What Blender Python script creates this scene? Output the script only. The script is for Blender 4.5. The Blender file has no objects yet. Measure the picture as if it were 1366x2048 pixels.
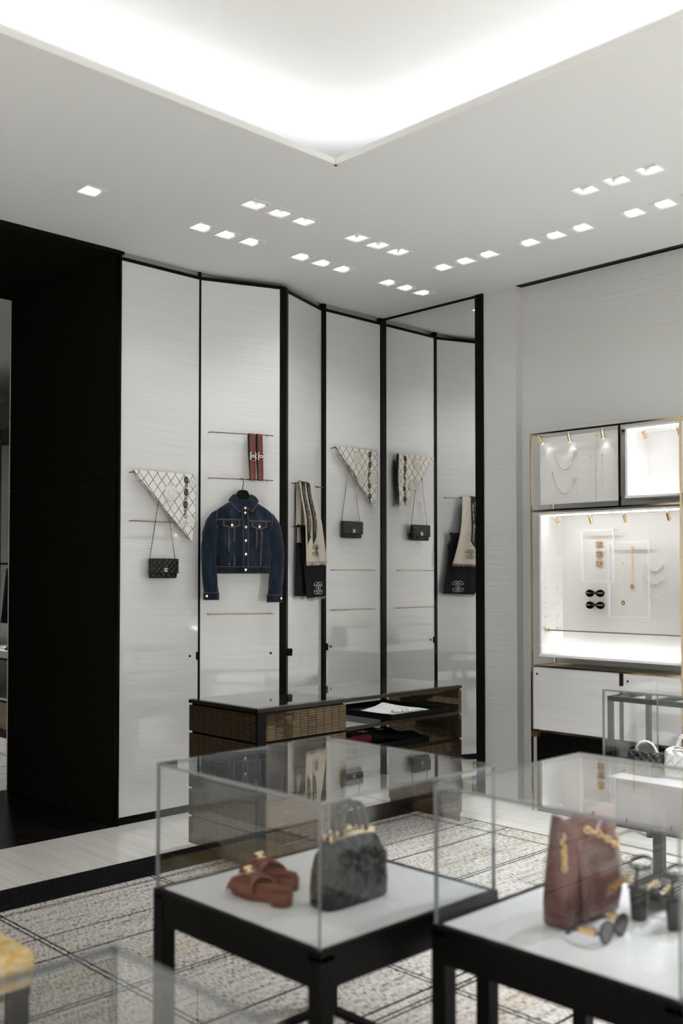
import bpy, math, random
from mathutils import Vector, Matrix
random.seed(7)
scn = bpy.context.scene
COL = scn.collection
PI = math.pi
sin, cos = math.sin, math.cos

# ------------------------------------------------------------------ camera, world, exposure
F_PX, PITCH, YAW, SHIFT = 2021.1, 0.0285, 0.7998, 69.57
cd = bpy.data.cameras.new('camera')
cam = bpy.data.objects.new('camera', cd); COL.objects.link(cam)
cd.sensor_fit = 'VERTICAL'; cd.sensor_height = 36.0; cd.sensor_width = 24.0
cd.lens = F_PX / 2048 * 36.0
cd.shift_y = SHIFT / 2048
cd.clip_start = 0.02
cam.location = (0, 0, 1.5)
cam.rotation_euler = (PI/2 + PITCH, 0, YAW - PI/2)
cd.dof.use_dof = True; cd.dof.focus_distance = 6.6; cd.dof.aperture_fstop = 1.75
scn.camera = cam

w = bpy.data.worlds.new('world'); scn.world = w; w.use_nodes = True
w.node_tree.nodes['Background'].inputs[0].default_value = (0.97, 0.985, 1.0, 1)
w.node_tree.nodes['Background'].inputs[1].default_value = 0.0
vs = scn.view_settings
vs.view_transform = 'Standard'; vs.look = 'None'; vs.gamma = 1.0; vs.use_curve_mapping = False
vs.exposure = 1.36
SPOT_W, COVE_E, LED_E = 3.9, 3.4, 9.5
FLOOD_W, BACK_W = 190.0, 110.0
cy_ = scn.cycles
cy_.max_bounces = 8; cy_.diffuse_bounces = 3; cy_.glossy_bounces = 5; cy_.transparent_max_bounces = 24; cy_.transmission_bounces = 6
cy_.caustics_reflective = False; cy_.caustics_refractive = False

# ------------------------------------------------------------------ materials
def lin(c):
    r = []
    for v in c[:3]:
        v = v / 255.0
        r.append(v/12.92 if v <= .04045 else ((v+.055)/1.055)**2.4)
    return (r[0], r[1], r[2], 1)

class NT:
    def __init__(s, name):
        s.m = bpy.data.materials.new(name); s.m.use_nodes = True
        s.t = s.m.node_tree; s.n = s.t.nodes; s.b = s.n['Principled BSDF']; s.out = s.n['Material Output']
    def new(s, typ, **kw):
        k = s.n.new(typ)
        for a, v in kw.items(): setattr(k, a, v)
        return k
    def put(s, sock, v):
        if hasattr(v, 'is_output'): s.t.links.new(v, sock)
        elif v is not None: sock.default_value = v
    def math(s, op, a, b=None, c=None):
        k = s.new('ShaderNodeMath', operation=op)
        s.put(k.inputs[0], a); s.put(k.inputs[1], b); s.put(k.inputs[2], c)
        return k.outputs[0]
    def coord(s):
        k = s.new('ShaderNodeTexCoord'); x = s.new('ShaderNodeSeparateXYZ')
        s.t.links.new(k.outputs['Object'], x.inputs[0]); return x.outputs[0], x.outputs[1], x.outputs[2]
    def vec(s, x, y, z):
        k = s.new('ShaderNodeCombineXYZ'); s.put(k.inputs[0], x); s.put(k.inputs[1], y); s.put(k.inputs[2], z); return k.outputs[0]
    def noise(s, v, scale=1, detail=3, rough=.5, dist=0):
        k = s.new('ShaderNodeTexNoise'); s.put(k.inputs['Vector'], v); k.inputs['Scale'].default_value = scale
        k.inputs['Detail'].default_value = detail; k.inputs['Roughness'].default_value = rough; k.inputs['Distortion'].default_value = dist
        return k.outputs['Fac']
    def ramp(s, f, stops):
        k = s.new('ShaderNodeValToRGB'); e = k.color_ramp.elements
        while len(e) < len(stops): e.new(.5)
        for i, (p, c) in enumerate(stops): e[i].position = p; e[i].color = c
        s.put(k.inputs[0], f); return k.outputs[0]
    def mix(s, f, a, b):
        k = s.new('ShaderNodeMix', data_type='RGBA'); s.put(k.inputs[0], f); s.put(k.inputs[6], a); s.put(k.inputs[7], b); return k.outputs[2]
    def bump(s, h, strength=.3, dist=.01):
        k = s.new('ShaderNodeBump'); k.inputs['Strength'].default_value = strength; k.inputs['Distance'].default_value = dist
        s.put(k.inputs['Height'], h); s.t.links.new(k.outputs[0], s.b.inputs['Normal'])
    def base(s, v): s.put(s.b.inputs['Base Color'], v)
    def set(s, rough=None, metal=None, spec=None, coat=None, sheen=None):
        if rough is not None: s.put(s.b.inputs['Roughness'], rough)
        if metal is not None: s.b.inputs['Metallic'].default_value = metal
        if spec is not None: s.b.inputs['Specular IOR Level'].default_value = spec
        if coat is not None: s.b.inputs['Coat Weight'].default_value = coat; s.b.inputs['Coat Roughness'].default_value = .015
        if sheen is not None: s.b.inputs['Sheen Weight'].default_value = sheen

MATS = {}
def plain(name, c, rough=.5, metal=0, spec=.5, coat=0, var=0, vs_=30, bump=0, bs=80):
    t = NT(name); t.set(rough, metal, spec, coat)
    if var:
        x, y, z = t.coord(); f = t.noise(t.vec(x, y, z), vs_, 4)
        c0 = lin(tuple(v*(1-var) for v in c)); c1 = lin(tuple(min(255, v*(1+var)) for v in c))
        t.base(t.ramp(f, [(.3, c0), (.7, c1)]))
    else: t.base(lin(c))
    if bump:
        x, y, z = t.coord(); t.bump(t.noise(t.vec(x, y, z), bs, 3), bump, .004)
    MATS[name] = t.m; return t.m
def emit(name, c, e):
    t = NT(name); t.base(lin(c)); t.b.inputs['Emission Color'].default_value = lin(c); t.b.inputs['Emission Strength'].default_value = e
    t.m.cycles.emission_sampling = 'NONE' if name in ('lamp', 'spot_lens') else 'AUTO'
    MATS[name] = t.m

plain('ceiling', (232, 233, 232), .9, spec=.2)
plain('tray', (240, 240, 238), .9, spec=.2)
plain('white_trim', (235, 235, 232), .5)
plain('black_lacquer', (27, 25, 20), .6, var=.3, vs_=60, spec=0.0)
plain('black_metal', (7, 7, 6), .4, spec=.12, var=.15)
plain('black_void', (3, 3, 3), .9, spec=.1)
plain('gold', (244, 222, 182), .1, 1)
plain('gold_soft', (226, 190, 132), .3, 1)
plain('chrome', (112, 104, 94), .2, 1)
plain('silver', (222, 216, 204), .18, 1)
plain('white_board', (240, 239, 236), .45, var=.015)
plain('white_frame', (244, 244, 243), .4)
plain('table_top', (240, 241, 243), .22, var=.02, vs_=5)
plain('pearl', (242, 234, 220), .25, coat=.3)
plain('red_leather', (92, 17, 11), .32, var=.15, vs_=12, bump=.15)
plain('burgundy', (86, 34, 27), .27, var=.2, vs_=9, bump=.45, bs=26, coat=.25)
plain('belt_leather', (112, 58, 46), .35, var=.1, bump=.1)
plain('black_leather', (17, 16, 15), .42, bump=.2, bs=240)
plain('white_leather', (240, 240, 240), .35)
plain('denim_thread', (158, 132, 110), .8)
plain('orange_thread', (205, 120, 30), .8)
plain('cream_wool', (222, 212, 194), .9, spec=.1, var=.05, vs_=140)
plain('dark_wool', (40, 40, 42), .9, spec=.1, var=.25, vs_=120)
plain('print_black', (26, 24, 24), .7)
plain('print_white', (236, 234, 230), .7)
plain('print_grey', (132, 130, 128), .7)
plain('print_tan', (232, 222, 206), .6)
plain('plum_wool', (82, 24, 32), .95, spec=.1, var=.25, vs_=160)
plain('black_cloth', (16, 15, 17), .9, spec=.1, var=.25, vs_=120)
plain('gold_print', (196, 148, 66), .4)
plain('paper', (232, 230, 228), .7)
plain('dark_lens', (12, 11, 11), .06, coat=.6)
plain('beige_box', (170, 152, 126), .7, var=.06)
plain('grey_wall', (178, 176, 170), .8)
plain('back_white', (230, 228, 222), .4, var=.02, vs_=3)
plain('strip_grey', (212, 211, 207), .8)
emit('lamp', (255, 252, 247), 8.0)
plain('reflector', (196, 196, 195), .5)
emit('spot_lens', (255, 250, 242), 3.0)
emit('cove_led', (250, 252, 255), COVE_E)
emit('niche_led', (252, 252, 255), LED_E)

# white lacquer with fine horizontal brush streaks
def lacquer(name, c, amp, bumps):
    t = NT(name); t.set(.11, 0, .5, .55)
    x, y, z = t.coord()
    f = t.noise(t.vec(t.math('MULTIPLY', x, 1.6), t.math('MULTIPLY', y, 1.6), t.math('ADD', t.math('MULTIPLY', z, 90), t.math('MULTIPLY', x, 3))), 1, 4, .6)
    t.base(t.ramp(f, [(.3, lin(tuple(v*(1-amp) for v in c))), (.7, lin(tuple(min(255, v*(1+amp*.4)) for v in c)))]))
    t.put(t.b.inputs['Roughness'], t.math('MULTIPLY_ADD', f, .05, .015))
    t.bump(f, bumps, .002); MATS[name] = t.m
lacquer('lacquer', (227, 227, 226), .035, .03)
lacquer('lacquer_door', (224, 224, 224), .03, .03)

# combed plaster wall
t = NT('plaster'); t.set(.75, 0, .25); x, y, z = t.coord()
wv = t.noise(t.vec(t.math('MULTIPLY', x, 2.2), t.math('MULTIPLY', y, 2.2), t.math('MULTIPLY', z, 46)), 1, 3, .55, .6)
big = t.noise(t.vec(x, y, t.math('MULTIPLY', z, 2.0)), 1.3, 2)
t.bump(t.math('MULTIPLY', wv, t.ramp(big, [(.35, (.15,)*3+(1,)), (.65, (1,)*3+(1,))])), .45, .014)
t.base(lin((212, 212, 210))); MATS['plaster'] = t.m

# grasscloth-like board with a faint grid
t = NT('grid_board'); t.set(.6, 0, .3); x, y, z = t.coord()
gy = t.math('LESS_THAN', t.math('FRACT', t.math('MULTIPLY', y, 46)), .14)
gz = t.math('LESS_THAN', t.math('FRACT', t.math('MULTIPLY', z, 52)), .18)
nz = t.noise(t.vec(t.math('MULTIPLY', y, 6), 0, t.math('MULTIPLY', z, 90)), 1, 3)
gg = t.math('MINIMUM', 1, t.math('ADD', gy, gz))
t.base(t.mix(t.math('MULTIPLY', gg, nz), lin((240, 238, 233)), lin((228, 224, 218)))); t.bump(gg, .15, .002); MATS['grid_board'] = t.m
t = NT('combed_board'); t.set(.6, 0, .3); x, y, z = t.coord()
nz = t.noise(t.vec(0, t.math('MULTIPLY', y, 4), t.math('MULTIPLY', z, 120)), 1, 3)
t.base(lin((238, 237, 235))); t.bump(nz, .4, .005); MATS['combed_board'] = t.m

# pale striped stone
t = NT('travertine'); t.set(.16, 0, .4); x, y, z = t.coord()
a = t.noise(t.vec(t.math('MULTIPLY', x, 16), t.math('MULTIPLY', y, .9), 0), 1, 5, .6, .8)
b = t.noise(t.vec(t.math('MULTIPLY', x, 85), t.math('MULTIPLY', y, 2.5), 0), 1, 3, .6)
t.base(t.ramp(t.math('MULTIPLY_ADD', a, .65, t.math('MULTIPLY', b, .35)), [(.32, lin((216, 208, 198))), (.5, lin((231, 226, 219))), (.68, lin((242, 239, 234)))])); MATS['travertine'] = t.m
t = NT('dark_stone'); t.set(.22, 0, .4); x, y, z = t.coord()
a = t.noise(t.vec(t.math('MULTIPLY', x, 22), t.math('MULTIPLY', y, 1.2), 0), 1, 5, .6, .8)
t.base(t.ramp(a, [(.4, lin((12, 11, 10))), (.7, lin((46, 42, 38)))])); MATS['dark_stone'] = t.m
t = NT('border_carpet'); t.set(.95, 0, .05); x, y, z = t.coord()
a = t.noise(t.vec(x, y, 0), 260, 1)
t.base(t.ramp(a, [(.66, lin((15, 15, 16))), (.74, lin((120, 118, 116)))])); MATS['border_carpet'] = t.m

# woven plaid carpet
def lines(t, sock, cs):
    o = None
    for c, wd in cs:
        k = t.math('LESS_THAN', t.math('ABSOLUTE', t.math('SUBTRACT', sock, c)), wd)
        o = k if o is None else t.math('MAXIMUM', o, k)
    return o
def carpet(name, xl, yl, tan):
    t = NT(name); t.set(.97, 0, .04); x, y, z = t.coord()
    wob = t.math('MULTIPLY', t.math('SUBTRACT', t.noise(t.vec(x, y, 0), 140, 2), .5), .012)
    xw = t.math('ADD', x, wob); yw = t.math('ADD', y, wob)
    tick = t.noise(t.vec(t.math('MULTIPLY', x, 230), t.math('MULTIPLY', y, 36), 0), 1, 1, .5)
    band = t.noise(t.vec(t.math('MULTIPLY', x, 3), t.math('MULTIPLY', y, 34), 0), 1, 2)
    fib = t.noise(t.vec(x, y, 0), 330, 2)
    thr = t.math('MULTIPLY_ADD', band, .30, .41)
    tk = t.math('MULTIPLY', t.math('GREATER_THAN', tick, thr), .9)
    c = t.ramp(fib, [(.3, lin((190, 183, 175))), (.7, lin((226, 221, 215)))])
    if tan: c = t.mix(t.math('MULTIPLY', lines(t, yw, tan), .55), c, lin((204, 188, 170)))
    c = t.mix(tk, c, lin((92, 82, 74)))
    c = t.mix(t.math('MAXIMUM', lines(t, xw, xl), lines(t, yw, yl)), c, lin((16, 15, 14)))
    t.base(c); t.bump(t.math('ADD', fib, tick), .35, .006); MATS[name] = t.m
def dbl(c, g=.012, wd=.0048): return [(c-g, wd), (c+g, wd)]
carpet('carpet', dbl(.39)+dbl(1.215)+dbl(2.04)+dbl(2.866)+dbl(3.69)+dbl(4.762, .008, .0035),
       dbl(4.243, .008, .0035)+[(3.885, .005), (3.65, .006), (2.773, .006), (2.44, .006), (1.95, .006), (1.62, .006), (1.1, .006)]+dbl(3.207)+dbl(2.376)+dbl(1.55),
       [(3.40, .045), (2.14, .045), (1.3, .05)])
carpet('back_carpet', dbl(3.9), [(7.6, .006), (8.2, .006)], None)

# small glazed bronze tiles: grid joints, every tile slightly tilted
t = NT('bronze_tile'); t.set(.10, .75, .5)
tc = t.new('ShaderNodeTexCoord'); uvs = t.new('ShaderNodeSeparateXYZ'); t.t.links.new(tc.outputs['UV'], uvs.inputs[0])
cu = t.math('DIVIDE', uvs.outputs[0], .056); cv = t.math('DIVIDE', uvs.outputs[1], .0129)
ju = t.math('LESS_THAN', t.math('FRACT', cu), .045); jv = t.math('LESS_THAN', t.math('FRACT', cv), .15)
j = t.math('MAXIMUM', ju, jv)
wn = t.new('ShaderNodeTexWhiteNoise', noise_dimensions='2D'); t.put(wn.inputs['Vector'], t.vec(t.math('FLOOR', cu), t.math('FLOOR', cv), 0))
sub = t.new('ShaderNodeVectorMath', operation='SUBTRACT'); t.t.links.new(wn.outputs['Color'], sub.inputs[0]); sub.inputs[1].default_value = (.5, .5, .5)
sc = t.new('ShaderNodeVectorMath', operation='SCALE'); t.t.links.new(sub.outputs[0], sc.inputs[0]); sc.inputs['Scale'].default_value = .022
ge = t.new('ShaderNodeNewGeometry')
ad = t.new('ShaderNodeVectorMath', operation='ADD'); t.t.links.new(ge.outputs['Normal'], ad.inputs[0]); t.t.links.new(sc.outputs[0], ad.inputs[1])
nm = t.new('ShaderNodeVectorMath', operation='NORMALIZE'); t.t.links.new(ad.outputs[0], nm.inputs[0])
t.t.links.new(nm.outputs[0], t.b.inputs['Normal'])
t.base(t.mix(j, t.ramp(wn.outputs['Value'], [(0, lin((92, 77, 57))), (1, lin((104, 88, 66)))]), lin((10, 8, 6))))
t.put(t.b.inputs['Roughness'], t.math('MULTIPLY_ADD', j, .6, .1)); MATS['bronze_tile'] = t.m
plain('bronze_edge', (52, 42, 32), .22, .6)

# clear glass: Fresnel mirror over a clear body
def glass(name, tint, f0, boost=1.0):
    t = NT(name)
    ge = t.new('ShaderNodeNewGeometry'); dp = t.new('ShaderNodeVectorMath', operation='DOT_PRODUCT')
    t.t.links.new(ge.outputs['Incoming'], dp.inputs[0]); t.t.links.new(ge.outputs['Normal'], dp.inputs[1])
    k = t.math('POWER', t.math('SUBTRACT', 1, t.math('ABSOLUTE', dp.outputs['Value'])), 5)
    fr = t.math('MULTIPLY_ADD', k, (1-f0)*boost, f0)
    tr = t.new('ShaderNodeBsdfTransparent'); tr.inputs[0].default_value = tint
    gl = t.new('ShaderNodeBsdfGlossy'); gl.inputs['Roughness'].default_value = 0.0; gl.inputs[0].default_value = (1, 1, 1, 1)
    mx = t.new('ShaderNodeMixShader'); t.put(mx.inputs[0], fr); t.t.links.new(tr.outputs[0], mx.inputs[1]); t.t.links.new(gl.outputs[0], mx.inputs[2])
    t.t.links.new(mx.outputs[0], t.out.inputs['Surface']); MATS[name] = t.m
glass('glass', (.985, .99, .988, 1), .028)
glass('counter_glass', (.86, .88, .87, 1), .06)
plain('glass_edge', (122, 127, 132), .12, 0, .8)
t = NT('mirror'); t.base((.93, .93, .925, 1)); t.set(.0, 1); MATS['mirror'] = t.m

# denim
t = NT('denim'); t.set(.85, 0, .15, sheen=.15); x, y, z = t.coord()
tw = t.noise(t.vec(t.math('MULTIPLY', t.math('ADD', x, z), 420), t.math('MULTIPLY', y, 420), t.math('MULTIPLY', t.math('SUBTRACT', z, x), 90)), 1, 2)
fd = t.noise(t.vec(t.math('MULTIPLY', x, 16), t.math('MULTIPLY', y, 16), t.math('MULTIPLY', z, 6)), 1, 4, .6)
f = t.math('MULTIPLY_ADD', fd, .75, t.math('MULTIPLY', tw, .25))
t.base(t.ramp(f, [(.36, lin((13, 21, 32))), (.52, lin((25, 37, 52))), (.68, lin((46, 62, 80)))])); t.bump(f, .3, .006); MATS['denim'] = t.m

# yellow tweed
t = NT('tweed'); t.set(.95, 0, .1); x, y, z = t.coord()
f1 = t.noise(t.vec(t.math('MULTIPLY', x, 26), t.math('MULTIPLY', y, 26), t.math('MULTIPLY', z, 70)), 1, 3, .7)
f2 = t.noise(t.vec(x, y, z), 260, 2)
t.base(t.mix(t.math('MULTIPLY', f2, .6), t.ramp(f1, [(.36, lin((226, 160, 62))), (.48, lin((238, 200, 128))), (.62, lin((240, 232, 216)))]), lin((236, 214, 160)))); t.bump(f2, .6, .006); MATS['tweed'] = t.m

# silk twill with a drawn lattice (flat print)
def silk(name, cbase, cline):
    t = NT(name); t.set(.45, 0, .3); x, y, z = t.coord()
    wob = t.math('MULTIPLY', t.math('SUBTRACT', t.noise(t.vec(x, y, z), 26, 2), .5), .14)
    a = t.math('ADD', t.math('ADD', t.math('DIVIDE', x, .066), t.math('DIVIDE', z, .084)), wob)
    b = t.math('SUBTRACT', t.math('DIVIDE', x, .066), t.math('DIVIDE', z, .084))
    la = t.math('LESS_THAN', t.math('ABSOLUTE', t.math('SUBTRACT', t.math('FRACT', a), .5)), .042)
    lb = t.math('LESS_THAN', t.math('ABSOLUTE', t.math('SUBTRACT', t.math('FRACT', t.math('ADD', b, wob)), .5)), .042)
    t.base(t.mix(t.math('MULTIPLY', t.math('MAXIMUM', la, lb), .85), lin(cbase), lin(cline))); MATS[name] = t.m
silk('silk_white', (238, 236, 230), (52, 48, 46))
silk('silk_cream', (236, 231, 221), (58, 46, 42))

# quilted leather
def quilt(name, c, p, rough, ax):
    t = NT(name); t.set(rough, 0, .5); x, y, z = t.coord(); h = x if ax == 'x' else y
    a = t.math('FRACT', t.math('DIVIDE', t.math('ADD', h, z), p)); b = t.math('FRACT', t.math('DIVIDE', t.math('SUBTRACT', h, z), p))
    pa = t.math('SINE', t.math('MULTIPLY', a, PI)); pb = t.math('SINE', t.math('MULTIPLY', b, PI))
    hgt = t.math('POWER', t.math('MULTIPLY', pa, pb), .35)
    t.base(lin(c)); t.bump(hgt, .9, .008); MATS[name] = t.m
quilt('quilt_black', (20, 19, 19), .038, .38, 'x')
quilt('quilt_case', (18, 18, 18), .05, .42, 'x')
quilt('quilt_white', (238, 238, 238), .045, .35, 'y')
quilt('quilt_black_y', (20, 19, 20), .045, .35, 'y')
# woven chain: leather threaded through metal links
t = NT('woven_chain'); t.set(.25, .9); tc = t.new('ShaderNodeTexCoord'); s3 = t.new('ShaderNodeSeparateXYZ'); t.t.links.new(tc.outputs['Object'], s3.inputs[0])
st = t.math('LESS_THAN', t.math('FRACT', t.math('MULTIPLY', s3.outputs[2], 62)), .5)
t.base(t.mix(st, lin((206, 198, 184)), lin((20, 18, 18)))); MATS['woven_chain'] = t.m

# ------------------------------------------------------------------ mesh builder
class MB:
    def __init__(s): s.v = []; s.f = []; s.mi = []; s.uv = {}
    def add(s, vs_, fs, mi=0):
        o = len(s.v); s.v += [tuple(v) for v in vs_]; s.f += [tuple(i+o for i in f) for f in fs]
        s.mi += [mi]*len(fs) if isinstance(mi, int) else list(mi); return s
    def box(s, x0, x1, y0, y1, z0, z1, mi=0):
        if x0 > x1: x0, x1 = x1, x0
        if y0 > y1: y0, y1 = y1, y0
        if z0 > z1: z0, z1 = z1, z0
        V = [(x0,y0,z0),(x1,y0,z0),(x1,y1,z0),(x0,y1,z0),(x0,y0,z1),(x1,y0,z1),(x1,y1,z1),(x0,y1,z1)]
        return s.add(V, [(0,3,2,1),(4,5,6,7),(0,1,5,4),(2,3,7,6),(1,2,6,5),(3,0,4,7)], mi)   # faces: -z +z -y +y +x -x
    def prism(s, poly, z0, z1, axis='z', mi=0):
        n = len(poly)
        if axis == 'z': f = lambda p, h: (p[0], p[1], h)
        elif axis == 'y': f = lambda p, h: (p[0], h, p[1])
        else: f = lambda p, h: (h, p[0], p[1])
        V = [f(p, z0) for p in poly] + [f(p, z1) for p in poly]
        F = [tuple(range(n))[::-1], tuple(range(n, 2*n))] + [(i, (i+1) % n, n+(i+1) % n, n+i) for i in range(n)]
        return s.add(V, F, mi)
    def tube(s, pts, r, n=8, closed=False, cap=True, mi=0, flat=None):
        P = [Vector(p) for p in pts]; m = len(P); V = []; F = []; up = None
        for i in range(m):
            a = P[(i-1) % m] if closed or i else P[0]; b = P[(i+1) % m] if closed or i < m-1 else P[-1]
            tn = (b-a).normalized() if (b-a).length > 1e-9 else Vector((0, 0, 1))
            if up is None:
                up = Vector((0, 0, 1)) if abs(tn.z) < .9 else Vector((1, 0, 0))
            up = (up - tn*up.dot(tn)).normalized(); sd = tn.cross(up)
            rr = r[i] if isinstance(r, (list, tuple)) else r
            for k in range(n):
                a_ = 2*PI*k/n; V.append(P[i] + (up*cos(a_) + sd*sin(a_)*(flat or 1))*rr)
        for i in range(m if closed else m-1):
            for k in range(n):
                F.append((i*n+k, i*n+(k+1) % n, ((i+1) % m)*n+(k+1) % n, ((i+1) % m)*n+k))
        if cap and not closed: F += [tuple(range(n))[::-1], tuple(range((m-1)*n, m*n))]
        return s.add(V, F, mi)
    def lathe(s, prof, n=20, c=(0, 0, 0), axis='z', mi=0, cap=True):
        V = []; F = []; m = len(prof)
        for r, h in prof:
            for k in range(n):
                a = 2*PI*k/n; u, v = r*cos(a), r*sin(a)
                V.append((c[0]+u, c[1]+v, c[2]+h) if axis == 'z' else (c[0]+u, c[1]-h, c[2]+v) if axis == '-y' else (c[0]-h, c[1]+u, c[2]+v))
        for i in range(m-1):
            for k in range(n): F.append((i*n+k, i*n+(k+1) % n, (i+1)*n+(k+1) % n, (i+1)*n+k))
        if cap: F += [tuple(range(n))[::-1], tuple(range((m-1)*n, m*n))]
        return s.add(V, F, mi)
    def grid(s, fn, nu, nv, mi=0, wrap=False):
        V = [fn(i/nu, j/nv) for j in range(nv+1) for i in range(nu+1)]; F = []
        for j in range(nv):
            for i in range(nu): a = j*(nu+1)+i; F.append((a, a+1, a+nu+2, a+nu+1))
        return s.add(V, F, mi)
    def loft(s, rings, mi=0, cap=True):
        n = len(rings[0]); V = [p for r in rings for p in r]; F = []
        for i in range(len(rings)-1):
            for k in range(n): F.append((i*n+k, i*n+(k+1) % n, (i+1)*n+(k+1) % n, (i+1)*n+k))
        if cap: F += [tuple(range(n))[::-1], tuple(range((len(rings)-1)*n, len(rings)*n))]
        return s.add(V, F, mi)
    def sphere(s, c, r, n=8, m=6, mi=0):
        V = [(c[0], c[1], c[2]-r)]
        for i in range(1, m):
            a = PI*i/m - PI/2
            for k in range(n): b = 2*PI*k/n; V.append((c[0]+r*cos(a)*cos(b), c[1]+r*cos(a)*sin(b), c[2]+r*sin(a)))
        V.append((c[0], c[1], c[2]+r)); F = [(0, 1+(k+1) % n, 1+k) for k in range(n)]
        for i in range(m-2):
            for k in range(n): F.append((1+i*n+k, 1+i*n+(k+1) % n, 1+(i+1)*n+(k+1) % n, 1+(i+1)*n+k))
        o = 1+(m-2)*n; F += [(o+k, o+(k+1) % n, len(V)-1) for k in range(n)]
        return s.add(V, F, mi)
    def build(s, name, mats, parent=None, loc=(0, 0, 0), rz=0, smooth=False, bevel=0, solid=0, sub=0, bseg=2):
        me = bpy.data.meshes.new(name); me.from_pydata(s.v, [], s.f)
        if isinstance(mats, str): mats = [mats]
        for m in mats: me.materials.append(MATS[m])
        for p, i in zip(me.polygons, s.mi): p.material_index = i; p.use_smooth = smooth
        me.validate(); me.update()
        o = bpy.data.objects.new(name, me); COL.objects.link(o); o.parent = parent; o.location = loc; o.rotation_euler = (0, 0, rz)
        if solid:
            k = o.modifiers.new('solid', 'SOLIDIFY'); k.thickness = solid; k.offset = 0
        if bevel:
            k = o.modifiers.new('bevel', 'BEVEL'); k.width = bevel; k.segments = bseg; k.limit_method = 'ANGLE'; k.angle_limit = .6
        if sub:
            k = o.modifiers.new('sub', 'SUBSURF'); k.levels = sub; k.render_levels = sub
        return o
def box(name, m, p, x0, x1, y0, y1, z0, z1, **kw): return MB().box(x0, x1, y0, y1, z0, z1).build(name, m, p, **kw)
def tag(o, label=None, cat=None, group=None, kind=None):
    if label: o['label'] = label
    if cat: o['category'] = cat
    if group: o['group'] = group
    if kind: o['kind'] = kind
    return o
def empty(name, loc=(0, 0, 0), rz=0, **kw):
    o = bpy.data.objects.new(name, None); COL.objects.link(o); o.location = loc; o.rotation_euler = (0, 0, rz); o.empty_display_size = .05
    return tag(o, **kw)
def copy_tree(o, parent=None):
    c = o.copy(); COL.objects.link(c); c.parent = parent
    for ch in o.children: copy_tree(ch, c)
    return c
def text_mesh(s, size):
    cu = bpy.data.curves.new('t', 'FONT'); cu.body = s; cu.size = size; cu.align_x = 'CENTER'; cu.align_y = 'CENTER'; cu.resolution_u = 2
    o = bpy.data.objects.new('t', cu); COL.objects.link(o); bpy.context.view_layer.update()
    me = bpy.data.meshes.new_from_object(o.evaluated_get(bpy.context.evaluated_depsgraph_get()))
    r = ([tuple(v.co) for v in me.vertices], [tuple(p.vertices) for p in me.polygons])
    bpy.data.objects.remove(o); bpy.data.curves.remove(cu); bpy.data.meshes.remove(me); return r

# interlocked double-C emblem: two arcs, openings to the outside; returns centre lines in 2D for width w
def cc_arcs(h, n=18, k=.62):
    r = h/2; out = []
    for s_ in (-1, 1):
        cx = s_*r*k; a0 = 31*PI/180
        pts = []
        for i in range(n+1):
            a = -PI + a0 + (2*PI-2*a0)*i/n           # sweeps through 0: opening on the -x side
            pts.append((cx*1.0 + r*cos(a)*(1 if s_ < 0 else -1), r*sin(a)))
        out.append(pts)
    return out
def cc_solid(mb, h, wd, thick, c, rot=0, plane='xz', mi=0, y0=0):
    # plane xz: emblem faces -y ; plane yz: faces -x
    for pts in cc_arcs(h - wd):
        n = len(pts); V = []; F = []
        for i, p in enumerate(pts):
            a = pts[max(0, i-1)]; b = pts[min(n-1, i+1)]; tx, ty = b[0]-a[0], b[1]-a[1]; L = math.hypot(tx, ty); nx, ny = -ty/L, tx/L
            for sg in (-.5, .5):
                X, Z = p[0]+nx*wd*sg, p[1]+ny*wd*sg; X, Z = X*cos(rot)-Z*sin(rot), X*sin(rot)+Z*cos(rot)
                for tt in (0, thick):
                    V.append((c[0]+X, c[1]-tt, c[2]+Z) if plane == 'xz' else (c[0]-tt, c[1]-X, c[2]+Z))
        for i in range(n-1):
            a, b = i*4, (i+1)*4
            F += [(a, a+2, b+2, b), (a+1, b+1, b+3, a+3), (a, b, b+1, a+1), (a+2, a+3, b+3, b+2)]
        F += [(0, 1, 3, 2), ((n-1)*4, (n-1)*4+2, (n-1)*4+3, (n-1)*4+1)]
        mb.add(V, F, mi)
    return mb
def cc_outline(mb, h, wd, r, fn):
    # embroidered outline of each C; fn maps (x, z) to a point
    for pts in cc_arcs(h - wd):
        n = len(pts); L1 = []; L2 = []
        for i, p in enumerate(pts):
            a = pts[max(0, i-1)]; b = pts[min(n-1, i+1)]; tx, ty = b[0]-a[0], b[1]-a[1]; L = math.hypot(tx, ty); nx, ny = -ty/L, tx/L
            L1.append((p[0]+nx*wd/2, p[1]+ny*wd/2)); L2.append((p[0]-nx*wd/2, p[1]-ny*wd/2))
        mb.tube([fn(*q) for q in L1+L2[::-1]], r, 5, closed=True)
    return mb

# ------------------------------------------------------------------ the room shell
HC = 3.469; YL = 5.303; XR = 5.594; XR2 = 5.664
CX, CY = 3.314, 3.451
floor = empty('floor', kind='structure')
box('carpet', 'carpet', floor, -3.5, 4.924, -3.5, 4.304, -.02, 0.004)
box('carpet_edge', 'black_metal', floor, 4.924, 4.934, -3.5, 4.304, -.02, 0.005)
box('border_strip', 'border_carpet', floor, -3.5, 4.924, 4.304, 4.609, -.02, 0.003)
for i, (a, b) in enumerate(((-3.5, -1.2), (-1.2, 1.05), (1.05, 3.3), (3.3, 4.9245))):
    box('stone_slab', 'travertine', floor, a, b-.001, 4.609, YL, -.02, 0)
for i, (a, b) in enumerate(((-3.5, -.6), (-.6, 1.7), (1.7, 3.6), (3.6, 5.36))):
    box('stone_slab', 'travertine', floor, 4.934, 5.8, a, b-.001, -.02, 0)
box('stone_slab', 'dark_stone', floor, .95, 3.285, YL, 6.745, -.02, 0)
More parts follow.
